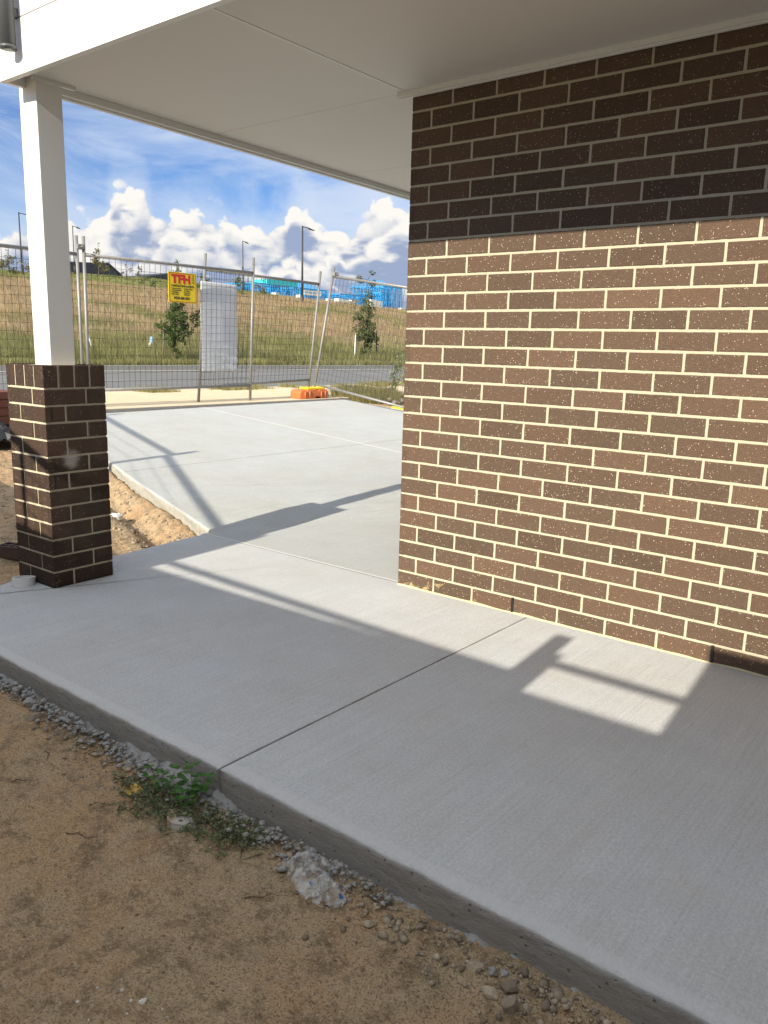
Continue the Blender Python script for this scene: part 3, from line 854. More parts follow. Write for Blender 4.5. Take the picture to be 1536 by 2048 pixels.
# unseen panels, cloth and hoarding, shaped and set to cast the porch shadows
panel_f('temporary fence panel left of the porch, nearest the hoarding', (-.93, -3.97, -.1), (-.93, -3.97, 2.13), (-3.58, -2.24, .02), (-3.58, -2.20, 2.15), bars=(.12,), f1=.925, rr=.027)
panel_f('temporary fence panel left of the porch, farthest from the hoarding', (-3.62, -2.22, .02), (-3.60, -2.18, 2.19), (-5.95, -1.30, .2), (-5.95, -1.30, 2.28), f1=.925, rr=.027)
M_cloth = mat('shade_cloth', (.10, .11, .10), .9)
def sheet(name, label, cat, pts, th, m):
    b = MB(); k = len(pts); a = [Vector(p) for p in pts]; nn_ = (a[1]-a[0]).cross(a[-1]-a[0]).normalized()*th
    b.add([p for p in a]+[p+nn_ for p in a], [tuple(reversed(range(k))), tuple(range(k, 2*k))]+[(i, (i+1) % k, k+(i+1) % k, k+i) for i in range(k)])
    o = b.build(name, m); tag(o, label, cat); return o
sheet('shade_cloth', 'unseen grey shade cloth low on the fence left of the porch, shaped to shade the soil', 'shade cloth', [(-.95, -3.99, -.1), (-3.6, -2.26, 0), (-5.9, -1.36, .1), (-5.9, -1.36, .9), (-3.6, -2.26, 1.10), (-2.2, -3.15, 1.28), (-.95, -3.99, 1.62)], .01, M_cloth)
M_ply = mat('hoarding_board', fn=f_paint((.66, .62, .55), .8))  # pale so the unseen boards bounce light into the shade
hd = empty('shadow_hoarding', 'unseen board hoarding behind the camera, shaped to cast the porch shadows', 'hoarding', (0, -4.1, 0))
def hb(nm, x0, x1, z0, z1, y0=-4.11, y1=-4.08):
    b = MB(); b.box((x0, y0, z0), (x1, y1, z1)); b.build(nm, M_ply, hd, False, (0, -4.1, 0))
x = -.93
while x < 1.40:
    hb('board', x, min(x+.2374, 1.4299), -.12, 1.690+.008*(x+.9)+random.uniform(-.003, .003)); x += .2375
b = MB(); b.tube((-.95, -4.09, 1.765), (1.45, -4.09, 1.715), .020, 10); b.build('rail', M_galv, hd, True, (0, -4.1, 0))
hb('post', 1.43, 1.515, -.12, 1.99); hb('post', 1.514, 1.553, -.12, 1.88, -4.115, -4.085)
hb('board', 1.552, 2.086, -.12, 1.655, -4.113, -4.083); b = MB(); b.tube((1.5, -4.09, 1.823), (2.10, -4.09, 1.818), .021, 10); b.build('rail', M_galv, hd, True, (0, -4.1, 0))
x = 2.085
while x < 6.5:
    hb('board', x, x+.3024, -.12, 2.115+random.uniform(-.004, .004)); x += .3025

# ------------------------------------------------------------------ sign on the fence
M_yel = mat('sign_yellow', fn=f_paint((.80, .58, .02), .4)); M_red = mat('sign_red', (.55, .025, .02), .5); M_ink = mat('sign_black', (.02, .02, .02), .5); M_border = mat('sign_border', (.42, .05, .02), .5)
SY, SZ, SX = 3.635, 1.812, PF+.075
sg = empty('fence_sign', 'yellow sign with red letters TFH tied to the mesh fence', 'sign', (SX, SY+.235, SZ))
off = (SX, SY+.235, SZ)
b = MB(); b.box((SX-.006, SY, SZ), (SX, SY+.475, SZ+.405)); b.build('board', M_yel, sg, False, off)
b = MB(); t_ = .007; a_ = .010
b.box((SX+.0005, SY+a_, SZ+a_), (SX+.002, SY+.475-a_, SZ+a_+t_)); b.box((SX+.0005, SY+a_, SZ+.405-a_-t_), (SX+.002, SY+.475-a_, SZ+.405-a_))
b.box((SX+.0005, SY+a_, SZ+a_+t_), (SX+.002, SY+a_+t_, SZ+.405-a_-t_)); b.box((SX+.0005, SY+.475-a_-t_, SZ+a_+t_), (SX+.002, SY+.475-a_, SZ+.405-a_-t_))
b.build('border', M_border, sg, False, off)


def text(s_, y, z, size, m, bold=0.0, width=None, rot=0, ext=.0008, name='lettering'):
    cu = bpy.data.curves.new('t', 'FONT'); cu.body = s_; cu.size = size; cu.extrude = ext; cu.offset = bold; cu.resolution_u = 2
    o = bpy.data.objects.new('t', cu); C.objects.link(o)
    dg = bpy.context.evaluated_depsgraph_get(); me = bpy.data.meshes.new_from_object(o.evaluated_get(dg)); bpy.data.objects.remove(o)
    co = np.array([v.co[:] for v in me.vertices]); w_ = co[:, 0].max()-co[:, 0].min(); k = (width/w_) if width else 1
    lo = co[:, 0].min()
    for v in me.vertices:
        u_, v_ = (v.co.x-lo)*k, v.co.y
        if rot: u_, v_ = -v_, u_
        v.co = Vector((SX+.002+v.co.z, y+u_, z+v_))-Vector(off)
    return link(name, me, m, sg)


text('TFH', SY+.045, SZ+.262, .155, M_red, .008, .325)
text('HIRE SERVICES', SY+.425, SZ+.262, .026, M_ink, .0006, .115, rot=1)
text('CONSTRUCTION & EVENTS', SY+.045, SZ+.212, .036, M_ink, .001, .385)
for i, (a, c) in enumerate((('Temporary Fencing', 'Portable Toilets'), ('Crowd Control Barriers', 'Site Sheds'), ('Scaffolding', 'Handrail'), ('Shade Cloth', 'Bollards'))):
    text(a, SY+.045, SZ+.182-i*.026, .021, M_ink, .0006, .165 if i < 2 else .12); text(c, SY+.255, SZ+.182-i*.026, .021, M_ink, .0006, .15 if i == 0 else .10)
text('0418 666 654', SY+.085, SZ+.045, .052, M_ink, .0018, .265)

# ------------------------------------------------------------------ grey sheet on the fence
def f_sheet(n, b):
    p = objv(n); n.put(b.inputs['Base Color'], (.64, .65, .66)); b.inputs['Roughness'].default_value = .35
M_sheet = mat('grey_plastic', fn=f_sheet)
b = MB(); NU, NV = 26, 44; o0 = Vector((PF-.02, 4.585, .85))
for j in range(NV+1):
    for i in range(NU+1):
        u, v = i/NU, j/NV
        y = 4.285+.68*u-.012*(1-v)+.006*math.sin(v*7); z = .855+1.29*v-.012*u
        low = max(0, 1-v*1.6)*max(0, u-.4)*1.6
        xx = .014*math.sin(u*3.14)+low*(.020*math.sin(z*46+u*5)+.022*mnoise.noise(Vector((u*14, v*26, 1)))+.03*mnoise.noise(Vector((u*5, v*9, 4))))
        b.v.append((PF-.052+xx*.8-o0.x, y-o0.y, z-o0.z))
for j in range(NV):
    for i in range(NU):
        k = j*(NU+1)+i; b.f.append((k, k+1, k+NU+2, k+NU+1)); b.mi.append(0)
gs = b.build('plastic_sheet', M_sheet, smooth=True); gs.location = o0; md = gs.modifiers.new('s', 'SOLIDIFY'); md.thickness = .002
tag(gs, 'pale grey plastic sheet with a rumpled corner hung on the mesh fence', 'plastic sheet')

# ------------------------------------------------------------------ fence feet
def f_orange(n, b):
    p = objv(n); a = n.noise(p, 12, 5, .65); n.put(b.inputs['Base Color'], n.mix(n.ss(a, .38, .7), (.62, .15, .035), (.40, .13, .05))); b.inputs['Roughness'].default_value = .55
M_or = mat('orange_plastic', fn=f_orange); M_yp = mat('yellow_plastic', (.80, .62, .02), .5)
def fence_foot(label, loc, rz, body=True):
    e = empty('weighted_block', label, 'fence foot', loc, 'fence feet'); e.rotation_euler.z = rz
    bm = bmesh.new(); L, W, H = .62, .24, .155
    prof = []
    # outline in x (length) z: two humps with a handle arch between
    top = [(-.31, .0), (-.31, .10), (-.285, .135), (-.20, .150), (-.155, .118), (-.12, .150), (.05, .155), (.09, .125), (.13, .150), (.27, .150), (.31, .12), (.31, 0), (.17, 0), (.15, .035), (.05, .035), (.03, 0)]
    vs0 = [bm.verts.new((x, -W/2, z)) for x, z in top]; vs1 = [bm.verts.new((x, W/2, z)) for x, z in top]
    f0_ = bm.faces.new(vs0); f1_ = bm.faces.new(list(reversed(vs1)))
    for i in range(len(top)):
        j = (i+1) % len(top); bm.faces.new((vs0[j], vs0[i], vs1[i], vs1[j]))
    bmesh.ops.recalc_face_normals(bm, faces=bm.faces)
    bmesh.ops.bevel(bm, geom=bm.edges[:], offset=.011, segments=2, affect='EDGES', profile=.6, clamp_overlap=True)
    me = bpy.data.meshes.new('body'); bm.to_mesh(me); bm.free(); link('body', me, M_or if body else M_yp, e, True)
    for x_ in (-.20, -.10, .16, .25):
        b = MB(); b.tube((x_, -W/2-.004, .02), (x_, -W/2-.004, .125), .013, 8); b.build('rib', M_or if body else M_yp, e, True)
    if body:
        for x0, x1 in ((-.13, .06), (.075, .26)):
            b = MB(); b.box((x0, -.10, .150), (x1, .10, .185)); o = b.build('pad', M_yp, e); bevel_obj(o, .012, 2)
    return e
fence_foot('orange plastic fence foot with yellow pads at the driveway end', (-6.83, 6.40, .415), R(86))
ff = fence_foot('yellow fence foot lying beside the brick wall corner', (-5.35, 7.28, .245), R(8), False); ff.scale = (1.1, .9, .6)

# ------------------------------------------------------------------ leaf / tree tools
def leaf_mesh(name, centres, size, rgen, narrow=.45, m=None, parent=None, up=.3, tone=None):
    n_ = len(centres); c = np.asarray(centres)
    a = rgen.normal(size=(n_, 3)); a[:, 2] += up; a /= np.linalg.norm(a, axis=1)[:, None]
    t = np.cross(a, rgen.normal(size=(n_, 3))); t /= np.linalg.norm(t, axis=1)[:, None]
    s = size*(.6+.8*rgen.random((n_, 1)))
    p0 = c-t*s*.5; p2 = c+t*s*.5; sd = np.cross(a, t)*s*narrow*.5
    V = np.stack([p0, c+sd-a*s*.06, p2, c-sd-a*s*.06], 1).reshape(-1, 3); F = np.arange(4*n_).reshape(-1, 4)
    T = rgen.random(n_) if tone is None else tone
    return link(name, np_mesh(name, V, F, {'tone': ('FACE', T)}), m, parent)


def tree(name, label, cat, base, h, blobs, nl, ls, m, group=None, seed=1, trunk_r=.03, lean=(0, 0), narrow=.45, hub=.25):
    r = np.random.default_rng(seed); e = empty(name, label, cat, base, group)
    b = MB(); P_ = [Vector((lean[0]*t_*h+.02*h*math.sin(5*t_+seed), lean[1]*t_*h+.02*h*math.cos(4*t_+seed), t_*h*.92)) for t_ in np.linspace(0, 1, 7)]
    b.path(P_, trunk_r, 7, .25)
    for (bx, by, bz, rx, ry, rz_) in blobs:
        k = min(range(7), key=lambda i: abs(P_[i].z-max(bz-rz_*.5, 0))); s_ = P_[k]; t2 = Vector((bx, by, bz))
        b.path([s_, (s_+t2)/2+Vector((0, 0, .03)), t2], trunk_r*.4, 5, .3)
    b.build('trunk', M_bark, e, True)
    tot = sum(x[3]*x[4]*x[5] for x in blobs)**1; L = []
    for (bx, by, bz, rx, ry, rz_) in blobs:
        k = max(6, int(nl*(rx*ry*rz_)/tot)); q = r.normal(size=(k*2, 3)); q /= np.linalg.norm(q, axis=1)[:, None]; q *= r.random((k*2, 1))**.45
        # clump: keep the points near random sub-centres
        sub = r.normal(size=(max(4, k//22), 3))*.55; dmin = np.min(np.linalg.norm(q[:, None]-sub[None], axis=2), axis=1)
        q = q[np.argsort(dmin)[:k]]; L.append(q*[rx, ry, rz_]+[bx, by, bz])
    leaf_mesh('crown', np.concatenate(L), ls, r, narrow, m, e)
    return e


def rb(n_, w_, z0, z1, seed, cz=.5):
    r = random.Random(seed); o = []
    for i in range(n_):
        t_ = i/(n_-1) if n_ > 1 else .5; ww = w_*(1-abs(t_-cz)*1.3); o.append((r.uniform(-1, 1)*ww*.45, r.uniform(-1, 1)*ww*.45, z0+(z1-z0)*t_, ww*r.uniform(.35, .6), ww*r.uniform(.35, .6), (z1-z0)/n_*r.uniform(.8, 1.2)))
    return o


zA = gz(-20.32, 13.91)
tree('street_tree', 'young bushy green street tree between two stakes, under the yellow sign', 'tree', (-20.32, 13.95, zA), 3.5,
     [(0, .05, .35, .15, .16, .25), (0, 0, .75, .30, .34, .32), (0, -.25, 1.1, .35, .45, .35), (0, .35, 1.25, .30, .35, .35), (.1, .75, 1.5, .18, .28, .30), (0, .95, 1.8, .10, .14, .20), (0, -.6, 1.25, .18, .25, .22), (0, .0, 1.6, .38, .42, .45), (0, .05, 2.1, .32, .36, .42), (0, .1, 2.55, .26, .30, .35), (0, .1, 3.0, .14, .16, .25), (0, .12, 3.35, .12, .16, .14)],
     4200, .085, M_leaf, 'street trees on the verge', 3, .035)
zB = gz(-21.46, 25.3)
tree('street_tree', 'tall narrow street tree with sparse top, on the verge right of the fence gap', 'tree', (-21.46, 25.3, zB), 3.9,
     [(0, 0, .5, .25, .35, .3), (0, .2, 1.0, .4, .65, .4), (0, -.4, 1.3, .4, .5, .4), (0, -.55, 1.9, .3, .38, .3), (0, .1, 1.7, .38, .5, .45), (0, .1, 2.3, .34, .45, .4), (0, .1, 2.8, .25, .32, .35), (0, .35, 3.5, .2, .35, .25), (0, -.4, 3.6, .2, .35, .2), (0, .3, 3.9, .15, .25, .15)],
     3600, .10, M_leafd, 'street trees on the verge', 4, .035)


def stake(label, x, y, h, lean=(0, 0), m=M_stake, r_=.025, group='stakes on the verge'):
    z = gz(x, y); b = MB(); k = 4
    P_ = [(0, 0, -.1), (lean[0], lean[1], h)]
    b.tube(P_[0], P_[1], r_, 4, r_*.9); b.tube(P_[1], (lean[0]*1.03, lean[1]*1.03, h*1.015), r_*.9, 4, r_*.3)
    o = b.build('stake', m); o.location = (x, y, z); tag(o, label, 'stake', group); return o


M_ws = mat('white_stake_paint', (.75, .74, .70), .7)
stake('brown stake standing just left of the bushy street tree', -20.9, 13.78, 1.32, (0, .12))
stake('dark leaning stake just right of the bushy street tree', -20.85, 15.02, 1.20, (0, -.22), M_bark)
stake('white leaning stake beside the white porch post', -22.79, 12.38, .98, (0, -.28), M_ws)
stake('pale stake on the left of the tall narrow street tree', -21.44, 24.5, 1.22, (0, .05), M_ws, .028)
stake('dark stake on the right of the tall narrow street tree', -21.49, 26.1, 1.40, (0, 0), M_bark, .03)
stake('thin grey rod standing tall behind the narrow street tree', -21.8, 25.0, 2.7, (0, .02), M_galv, .014)

# small saplings and bushes on the slope and ridge
def sap(label, x, y, h, wd, m, seed, nl=260, ls=.20, grp='saplings on the grassy hill', nb=5, name='sapling'):
    z = gz(x, y); tree(name, label, 'sapling', (x, y, z-.02), h, rb(nb, wd, h*.22, h*.97, seed, .35), nl, ls, m, grp, seed, .05)
sap('dark sapling on the hill, just left of the yellow sign', -75.4, 51.2, 2.3, 1.3, M_leafd, 21)
sap('small dark shrub on the slope below the sapling left of the sign', -73.8, 51.6, .9, 1.0, M_leafd, 22, 120)
sap('pale green rounded tree in front of the dark gabled roof', -88.6, 54.4, 3.6, 2.4, M_leafp, 23, 420, .28)
sap('thin pinkish sapling between dark roof and low roof on the ridge', -83.0, 54.4, 2.0, 1.4, mat('pink_leaves', fn=f_leaf((.12, .075, .06), (.24, .16, .13))), 24, 90)
sap('feathery grey-green bush at the far left of the ridge', -75.8, 36.6, 2.3, 2.6, M_leafp, 25, 500, .22)
sap('low weedy bush on the ridge left of the white post', -79.0, 39.6, 1.6, 2.6, M_leafp, 26, 260, .22)
sap('small tree whose top shows behind the white post on the ridge', -80.0, 41.9, 2.6, 1.6, M_leafd, 36, 220, .22)
sap('dark green sapling between yellow sign and grey sheet', -66.2, 51.9, 2.4, 2.0, M_leaf, 27, 420, .20)
sap('dark spiky sapling right of the central galvanised post', -61.8, 56.5, 2.5, 1.6, M_leafd, 28, 200, .20)
sap('green sapling showing at the right edge of the grey sheet', -63.1, 54.8, 3.4, 1.8, M_leaf, 29, 340, .20)
sap('sparse sapling standing before the right-hand blue frames', -55.5, 64.0, 2.6, 2.4, M_leafp, 30, 180, .18)

# ------------------------------------------------------------------ street lamps
def lamp(label, x, y, h, arm=(0, 1.2), r_=.075, head=.5):
    z = gz(x, y); e = empty('street_lamp', label, 'street lamp', (x, y, z), 'street lamps on the hill')
    b = MB(); b.tube((0, 0, -.2), (0, 0, h), r_, 8, r_*.6); b.tube((0, 0, 0), (0, 0, 1.0), r_*1.4, 8); b.build('pole', M_lamp, e, True)
    ax, ay = arm; b = MB(); b.tube((0, 0, h-.08), (ax, ay, h-.02-.12*math.hypot(ax, ay)), r_*.45, 6); b.build('arm', M_lamp, e, True)
    L = math.hypot(ax, ay); ux, uy = ax/L, ay/L; b = MB(); zc = h-.12-.12*L
    b.add([(ax-ux*.05-uy*.13, ay-uy*.05+ux*.13, zc+.1), (ax-ux*.05+uy*.13, ay-uy*.05-ux*.13, zc+.1), (ax+ux*head+uy*.1, ay+uy*head-ux*.1, zc-.02), (ax+ux*head-uy*.1, ay+uy*head+ux*.1, zc-.02),
           (ax-ux*.05-uy*.13, ay-uy*.05+ux*.13, zc+.0), (ax-ux*.05+uy*.13, ay-uy*.05-ux*.13, zc+.0), (ax+ux*head+uy*.1, ay+uy*head-ux*.1, zc-.08), (ax+ux*head-uy*.1, ay+uy*head+ux*.1, zc-.08)],
          [(0, 1, 2, 3), (7, 6, 5, 4), (0, 4, 5, 1), (1, 5, 6, 2), (2, 6, 7, 3), (3, 7, 4, 0)])
    b.build('lamp_head', M_lamp, e)
lamp('black street lamp partly cut by the white post, tallest at left', -80.0, 40.15, 6.2, (0, 1.0), .10, .4)
lamp('small black street lamp rising over the joined fence posts', -90.0, 52.0, 5.6, (0, .6), .08, .35)
lamp('short-armed black street lamp behind the central fence post', -84.0, 73.5, 6.6, (0, .55), .09, .45)
lamp('tallest black street lamp with long arm, before the blue frames', -59.4, 59.9, 8.0, (.1, .95), .125, .62)

# ------------------------------------------------------------------ houses on the ridge
M_dwall = mat('dark_cladding', (.035, .04, .05), .7); M_droof = mat('dark_roof', (.045, .05, .065), .55); M_pinkbase = mat('dusty_fence', (.30, .24, .20), .9)
def shed_house(label, y0, y1, yr, zb, zr_, depth, zl, x0=-104):
    e = empty('dark_roof_house', label, 'house', (x0, (y0+y1)/2, zb), 'dark roofed houses on the ridge'); o_ = (x0, (y0+y1)/2, zb)
    b = MB(); b.add([(x0, y0, zb), (x0, yr, zb), (x0, yr, zr_), (x0, y0, zl), (x0-depth, y0, zb), (x0-depth, yr, zb), (x0-depth, yr, zr_), (x0-depth, y0, zl)],
                    [(0, 1, 2, 3), (7, 6, 5, 4), (3, 2, 6, 7), (0, 3, 7, 4), (1, 5, 6, 2)]); b.build('wall', M_dwall, e, False, o_)
    b = MB(); b.add([(x0+.2, yr, zr_+.1), (x0+.2, y1, zb+.5), (x0-depth, y1, zb+.5), (x0-depth, yr, zr_+.1), (x0+.2, yr, zr_-.1), (x0+.2, y1, zb+.3), (x0-depth, y1, zb+.3), (x0-depth, yr, zr_-.1)],
                    [(0, 1, 2, 3), (7, 6, 5, 4), (0, 4, 5, 1), (1, 5, 6, 2), (2, 6, 7, 3), (3, 7, 4, 0)])
    b.add([(x0, yr+.01, zb), (x0, y1-.4, zb), (x0, y1-.4, zb+.45), (x0, yr+.01, zr_-.12)], [(0, 1, 2, 3)])
    b.build('roof', M_droof, e, False, o_)
    b = MB(); b.box((x0+.3, y0, zb-.6), (x0+.45, y1, zb+.25)); b.build('fence', M_pinkbase, e, False, o_)
shed_house('dark gabled house on the left of the ridge', 58.6, 67.9, 65.6, 10.2, 12.2, 9, 11.75)
shed_house('low dark roof just left of the yellow sign', 72.0, 80.5, 76.8, 9.9, 11.7, 9, 10.9)

M_blue = mat('blue_frame', (.02, .28, .60), .6); M_cyan = mat('cyan_wrap', (.05, .50, .58), .6); M_bdark = mat('frame_inside', (.02, .07, .16), .8); M_pallet = mat('white_pack', (.75, .72, .68), .8)
def frame_house(label, y0, y1, zb, zt, x0, depth, seed, wrap=None, back=True, tall=()):
    r = random.Random(seed); e = empty('timber_house', label, 'house frame', (x0, (y0+y1)/2, zb), 'blue house frames on the ridge'); o_ = (x0, (y0+y1)/2, zb)
    b = MB(); s_ = .10
    for xx in (x0, x0-depth*.5, x0-depth):
        b.box((xx-s_, y0, zb), (xx, y1, zb+s_*1.3)); b.box((xx-s_, y0, zt-s_*2), (xx, y1, zt)); y = y0
        while y < y1:
            if r.random() < .86: b.box((xx-s_*.98, y, zb+s_*1.3), (xx-.002, y+s_*1.15, zt-s_*2))
            y += .52
        for k in range(int((y1-y0)/2.2)):
            a = y0+k*2.2+r.uniform(0, .6); b.tube((xx+.03, a, zb+.1), (xx+.03, a+1.4, zt-.2), s_*.5, 4)
    for yy in (y0, (y0+y1)/2, y1):
        b.box((x0-depth, yy, zt-s_*2+.01), (x0-.1, yy+s_, zt-.01)); xx = x0
        while xx > x0-depth: b.box((xx-s_, yy+.01, zb), (xx-.01, yy+s_, zt-.2)); xx -= .6
    b.build('studs', M_blue, e, False, o_)
    b = MB()
    y = y0
    while y < y1-.9 and back:                      # roof trusses
        b.tube((x0, y, zt), (x0-depth*.5, y, zt+depth*.16), .06, 4); b.tube((x0-depth*.5, y, zt+depth*.16), (x0-depth, y, zt), .06, 4); y += .9
    if back: b.build('trusses', M_blue, e, False, o_)
    if wrap:
        a, c, z0, z1 = wrap; b = MB(); b.box((x0+.05, a, z0), (x0+.09, c, z1)); y = a+.3
        b.box((x0-depth*.4, a+.2, z0+.1), (x0+.04, a+.25, z1-.05)); b.build('wrap', M_cyan, e, False, o_)
    return e
frame_house('blue timber house frame with bright cyan wrap band, behind the tall street lamp', 93.6, 104.4, 9.1, 11.7, -104, 9, 1, (96.6, 104.2, 11.6, 12.5), False)
frame_house('dark blue house frame with white bracing behind the leaning fence panel', 105.0, 112.1, 8.9, 11.6, -104, 9, 2)
frame_house('low blue frames behind the white panels on the right', 118.0, 127.5, 9.0, 11.5, -106, 8, 3, None, False)
frame_house('tall blue house frame nearest the brick wall corner', 129.0, 135.3, 8.2, 13.7, -104, 9, 4)
frame_house('short blue frame left of the tall blue frame', 127.0, 129.6, 8.4, 12.3, -103, 6, 5, None, False)
for i, (y0, y1, z0, z1, lb) in enumerate(((110.8, 112.2, 9.0, 10.0, 'white pack at the foot of the dark blue frame'), (113.3, 118.5, 8.9, 10.2, 'long white stack left of the low blue frames'), (122.9, 126.6, 8.6, 10.6, 'large white panel stack below the low blue frames'), (103.0, 104.0, 9.2, 10.2, 'white pack under the cyan wrap band'), (97.0, 98.0, 9.3, 10.2, 'white pack in front of the cyan wrapped frame, left end'), (127.6, 128.6, 8.3, 9.3, 'white pack left of the tall blue frame'), (133.0, 134.1, 8.1, 9.5, 'white pack at the foot of the tall blue frame'), (105.8, 110.4, 10.4, 11.3, 'row of white wall battens on the dark blue frame'))):
    b = MB()
    if i == 7:
        for j in range(2): b.box((-103.93, y0-.1, z0+j*.55+.1), (-103.89, y1+.3, z0+j*.55+.16))
        for k in range(9):
            b.box((-103.92, y0+k*.52+.1, z0), (-103.87, y0+k*.52+.16, z1))
            for j in range(2): b.box((-103.9, y0+k*.52, z0+j*.55), (-103.85, y0+k*.52+.34, z0+j*.55+.34))
    else:
        n_ = max(1, int((y1-y0)/1.3))
        for k in range(n_): b.box((-103.2, y0+(y1-y0)*k/n_+.03, z0-.2+.05*(k % 2)), (-102.2, y0+(y1-y0)*(k+1)/n_-.03, z1-.12*(k % 3)))
    o_ = (-103, (y0+y1)/2, z0); b.build('building_pack', M_pallet, None, False, o_); o = bpy.context.scene.objects[-1] if False else None
    ob = [x_ for x_ in C.objects if x_.name.startswith('building_pack')][-1]; ob.location = o_; tag(ob, lb, 'building pack', 'white packs by the blue frames')

# ------------------------------------------------------------------ verge odds and ends
b = MB(); b.tube((0, 0, 0), (0, 0, .2), .10, 14, .13); o = b.build('bucket', M_ws, None, True); o.location = (-23.34, 21.24, gz(-23.34, 21.24)); tag(o, 'small white bucket lying in the grass behind the fence', 'bucket')
e = empty('marker_bundle', 'blue and white plastic bundle on a short riser in the verge grass', 'bundle', (-22.85, 14.72, gz(-22.85, 14.72)))
M_bl = mat('pale_blue_plastic', (.30, .48, .66), .5)
b = MB(); b.tube((0, 0, 0), (0, .03, .62), .06, 8, .05); b.build('riser', M_bl, e, True)
b = MB()
for i in range(14):
    a = random.uniform(0, 6.28); z = random.uniform(.1, .5); b.tube((.05*math.cos(a), .05*math.sin(a), z), (.12*math.cos(a), .14*math.sin(a), z-random.uniform(.08, .2)), .035, 5, .012)
b.build('wrapping', M_ws, e)
M_silt = mat('silt_cloth', (.045, .075, .065), .9)
def silt(label, x0, y0, x1, y1, h):
    b = MB(); k = 30; t0 = 0
    for i in range(k+1):
        s_ = i/k; x_ = x0+(x1-x0)*s_; y_ = y0+(y1-y0)*s_; z_ = gz(x_, y_); hh = h*(.8+.4*mnoise.noise(Vector((s_*9, 2, 1))))
        b.v += [(x_, y_, z_-.05), (x_, y_, z_+hh), (x_-.03, y_, z_+hh), (x_-.03, y_, z_-.05)]
        if i: q = 4*i; b.f += [(q-4, q, q+1, q-3), (q-3, q+1, q+2, q-2), (q-2, q+2, q+3, q-1)]; b.mi += [0]*3
    o = b.build('silt_fence', M_silt); tag(o, label, 'silt fence', 'low silt fences on the slope'); return o
silt('low dark silt fence in the grass left of the porch post', -24.5, 8.0, -24.6, 12.0, .30)
silt('low dark silt fence in the grass left of the bushy street tree', -25.5, 15.3, -26.2, 18.0, .22)

# ------------------------------------------------------------------ field grass (stuff)
def grass(name, label, pts, h, wd, tone, green, lean=.35, blades=3):
    r = np.random.default_rng(len(pts)); n_ = len(pts); V = []; T = []; Gn = []
    for k in range(blades):
        a = r.random(n_)*6.283; l = r.random(n_)*lean; hh = h*(.55+.75*r.random(n_)); ww = wd*(.6+.8*r.random(n_))
        base = pts+np.stack([(r.random(n_)-.5)*ww*2.5, (r.random(n_)-.5)*ww*2.5, -.02*np.ones(n_)], 1)
        sd = np.stack([-np.sin(a)*ww*.5*.3, np.maximum(.5, np.abs(np.cos(a)))*ww*.5, 0*a], 1)
        tip = base+np.stack([np.cos(a)*l*hh, np.sin(a)*l*hh, hh], 1)
        V.append(np.stack([base-sd, base+sd, tip], 1)); T.append(np.clip(tone+(r.random(n_)-.5)*.5, 0, 1)); Gn.append(green)
    V = np.concatenate(V).reshape(-1, 3); F = np.arange(len(V)).reshape(-1, 3)
    o = link(name, np_mesh(name, V, F, {'tone': ('FACE', np.concatenate(T)), 'green': ('FACE', np.concatenate(Gn))}), M_grass)
    tag(o, label, 'grass', None, 'stuff'); return o


r = np.random.default_rng(42)
N = 105000
xx = -19.2-71*(r.random(N)**1.55); ang = r.uniform(R(21), R(56), N); camp = np.array([2.57, -3.385])
dist = (2.57-xx)/np.cos(ang); yy = camp[1]+dist*np.sin(ang)
t = (-xx-20.5)/69.5
fa = fbm(xx*.16, yy*.16, 4, 21); fb = fbm(xx*.9, yy*.9, 3, 31)
green = np.clip(smooth01((.13-t-(fa-.5)*.35)/.08)*.75, 0, 1); green = np.maximum(green, smooth01((t-.68+(fa-.5)*.25)/.07)*.9); green = np.maximum(green, smooth01((fa-.56)/.1)*.7)
zz = ground_z(xx, yy); hgt = np.where(t > .70, .10, .30+.30*fb)*np.where(-xx < 20.3, .45, 1)*(1+.3*np.clip(t, 0, 1))
wdt = .018*(1+dist*.055)
grass('field_grass', 'tall dry and green grass covering the hillside beyond the road', np.stack([xx, yy, zz], 1), hgt, wdt, np.clip(.25+fb*.6, 0, 1), green)
# verge strips and tufts this side of the road
def tuftset(name, label, boxes, hh, seed, gmin=.4, dens=1.0):
    r = np.random.default_rng(seed); P_ = []; 
    for (x0, x1, y0, y1, k) in boxes:
        q = np.stack([r.uniform(x0, x1, k), r.uniform(y0, y1, k)], 1); f = fbm(q[:, 0]*2.2, q[:, 1]*2.2, 3, seed); q = q[f > .47]; P_.append(q)
    q = np.concatenate(P_); z = np.where((q[:, 0] < -6.6) & (q[:, 0] > -9.75), .416, ground_z(q[:, 0], q[:, 1]))
    return grass(name, label, np.column_stack([q, z]), hh*np.ones(len(q)), .012*np.ones(len(q)), r.random(len(q)), gmin+.5*r.random(len(q)), .8)
tuftset('verge_grass', 'short patchy grass between footpath and road', [(-9.75, -9.1, 4.9, 9.0, 1800), (-9.75, -9.0, 11, 20, 4200), (-9.3, -8.8, 9.5, 12, 700)], .11, 5)
tuftset('weeds', 'dense green weeds behind the orange fence foot', [(-7.6, -6.7, 6.75, 8.6, 3800), (-6.7, -5.9, 7.2, 8.6, 2600), (-5.9, -4.6, 7.9, 9.0, 1500)], .17, 6, .35)

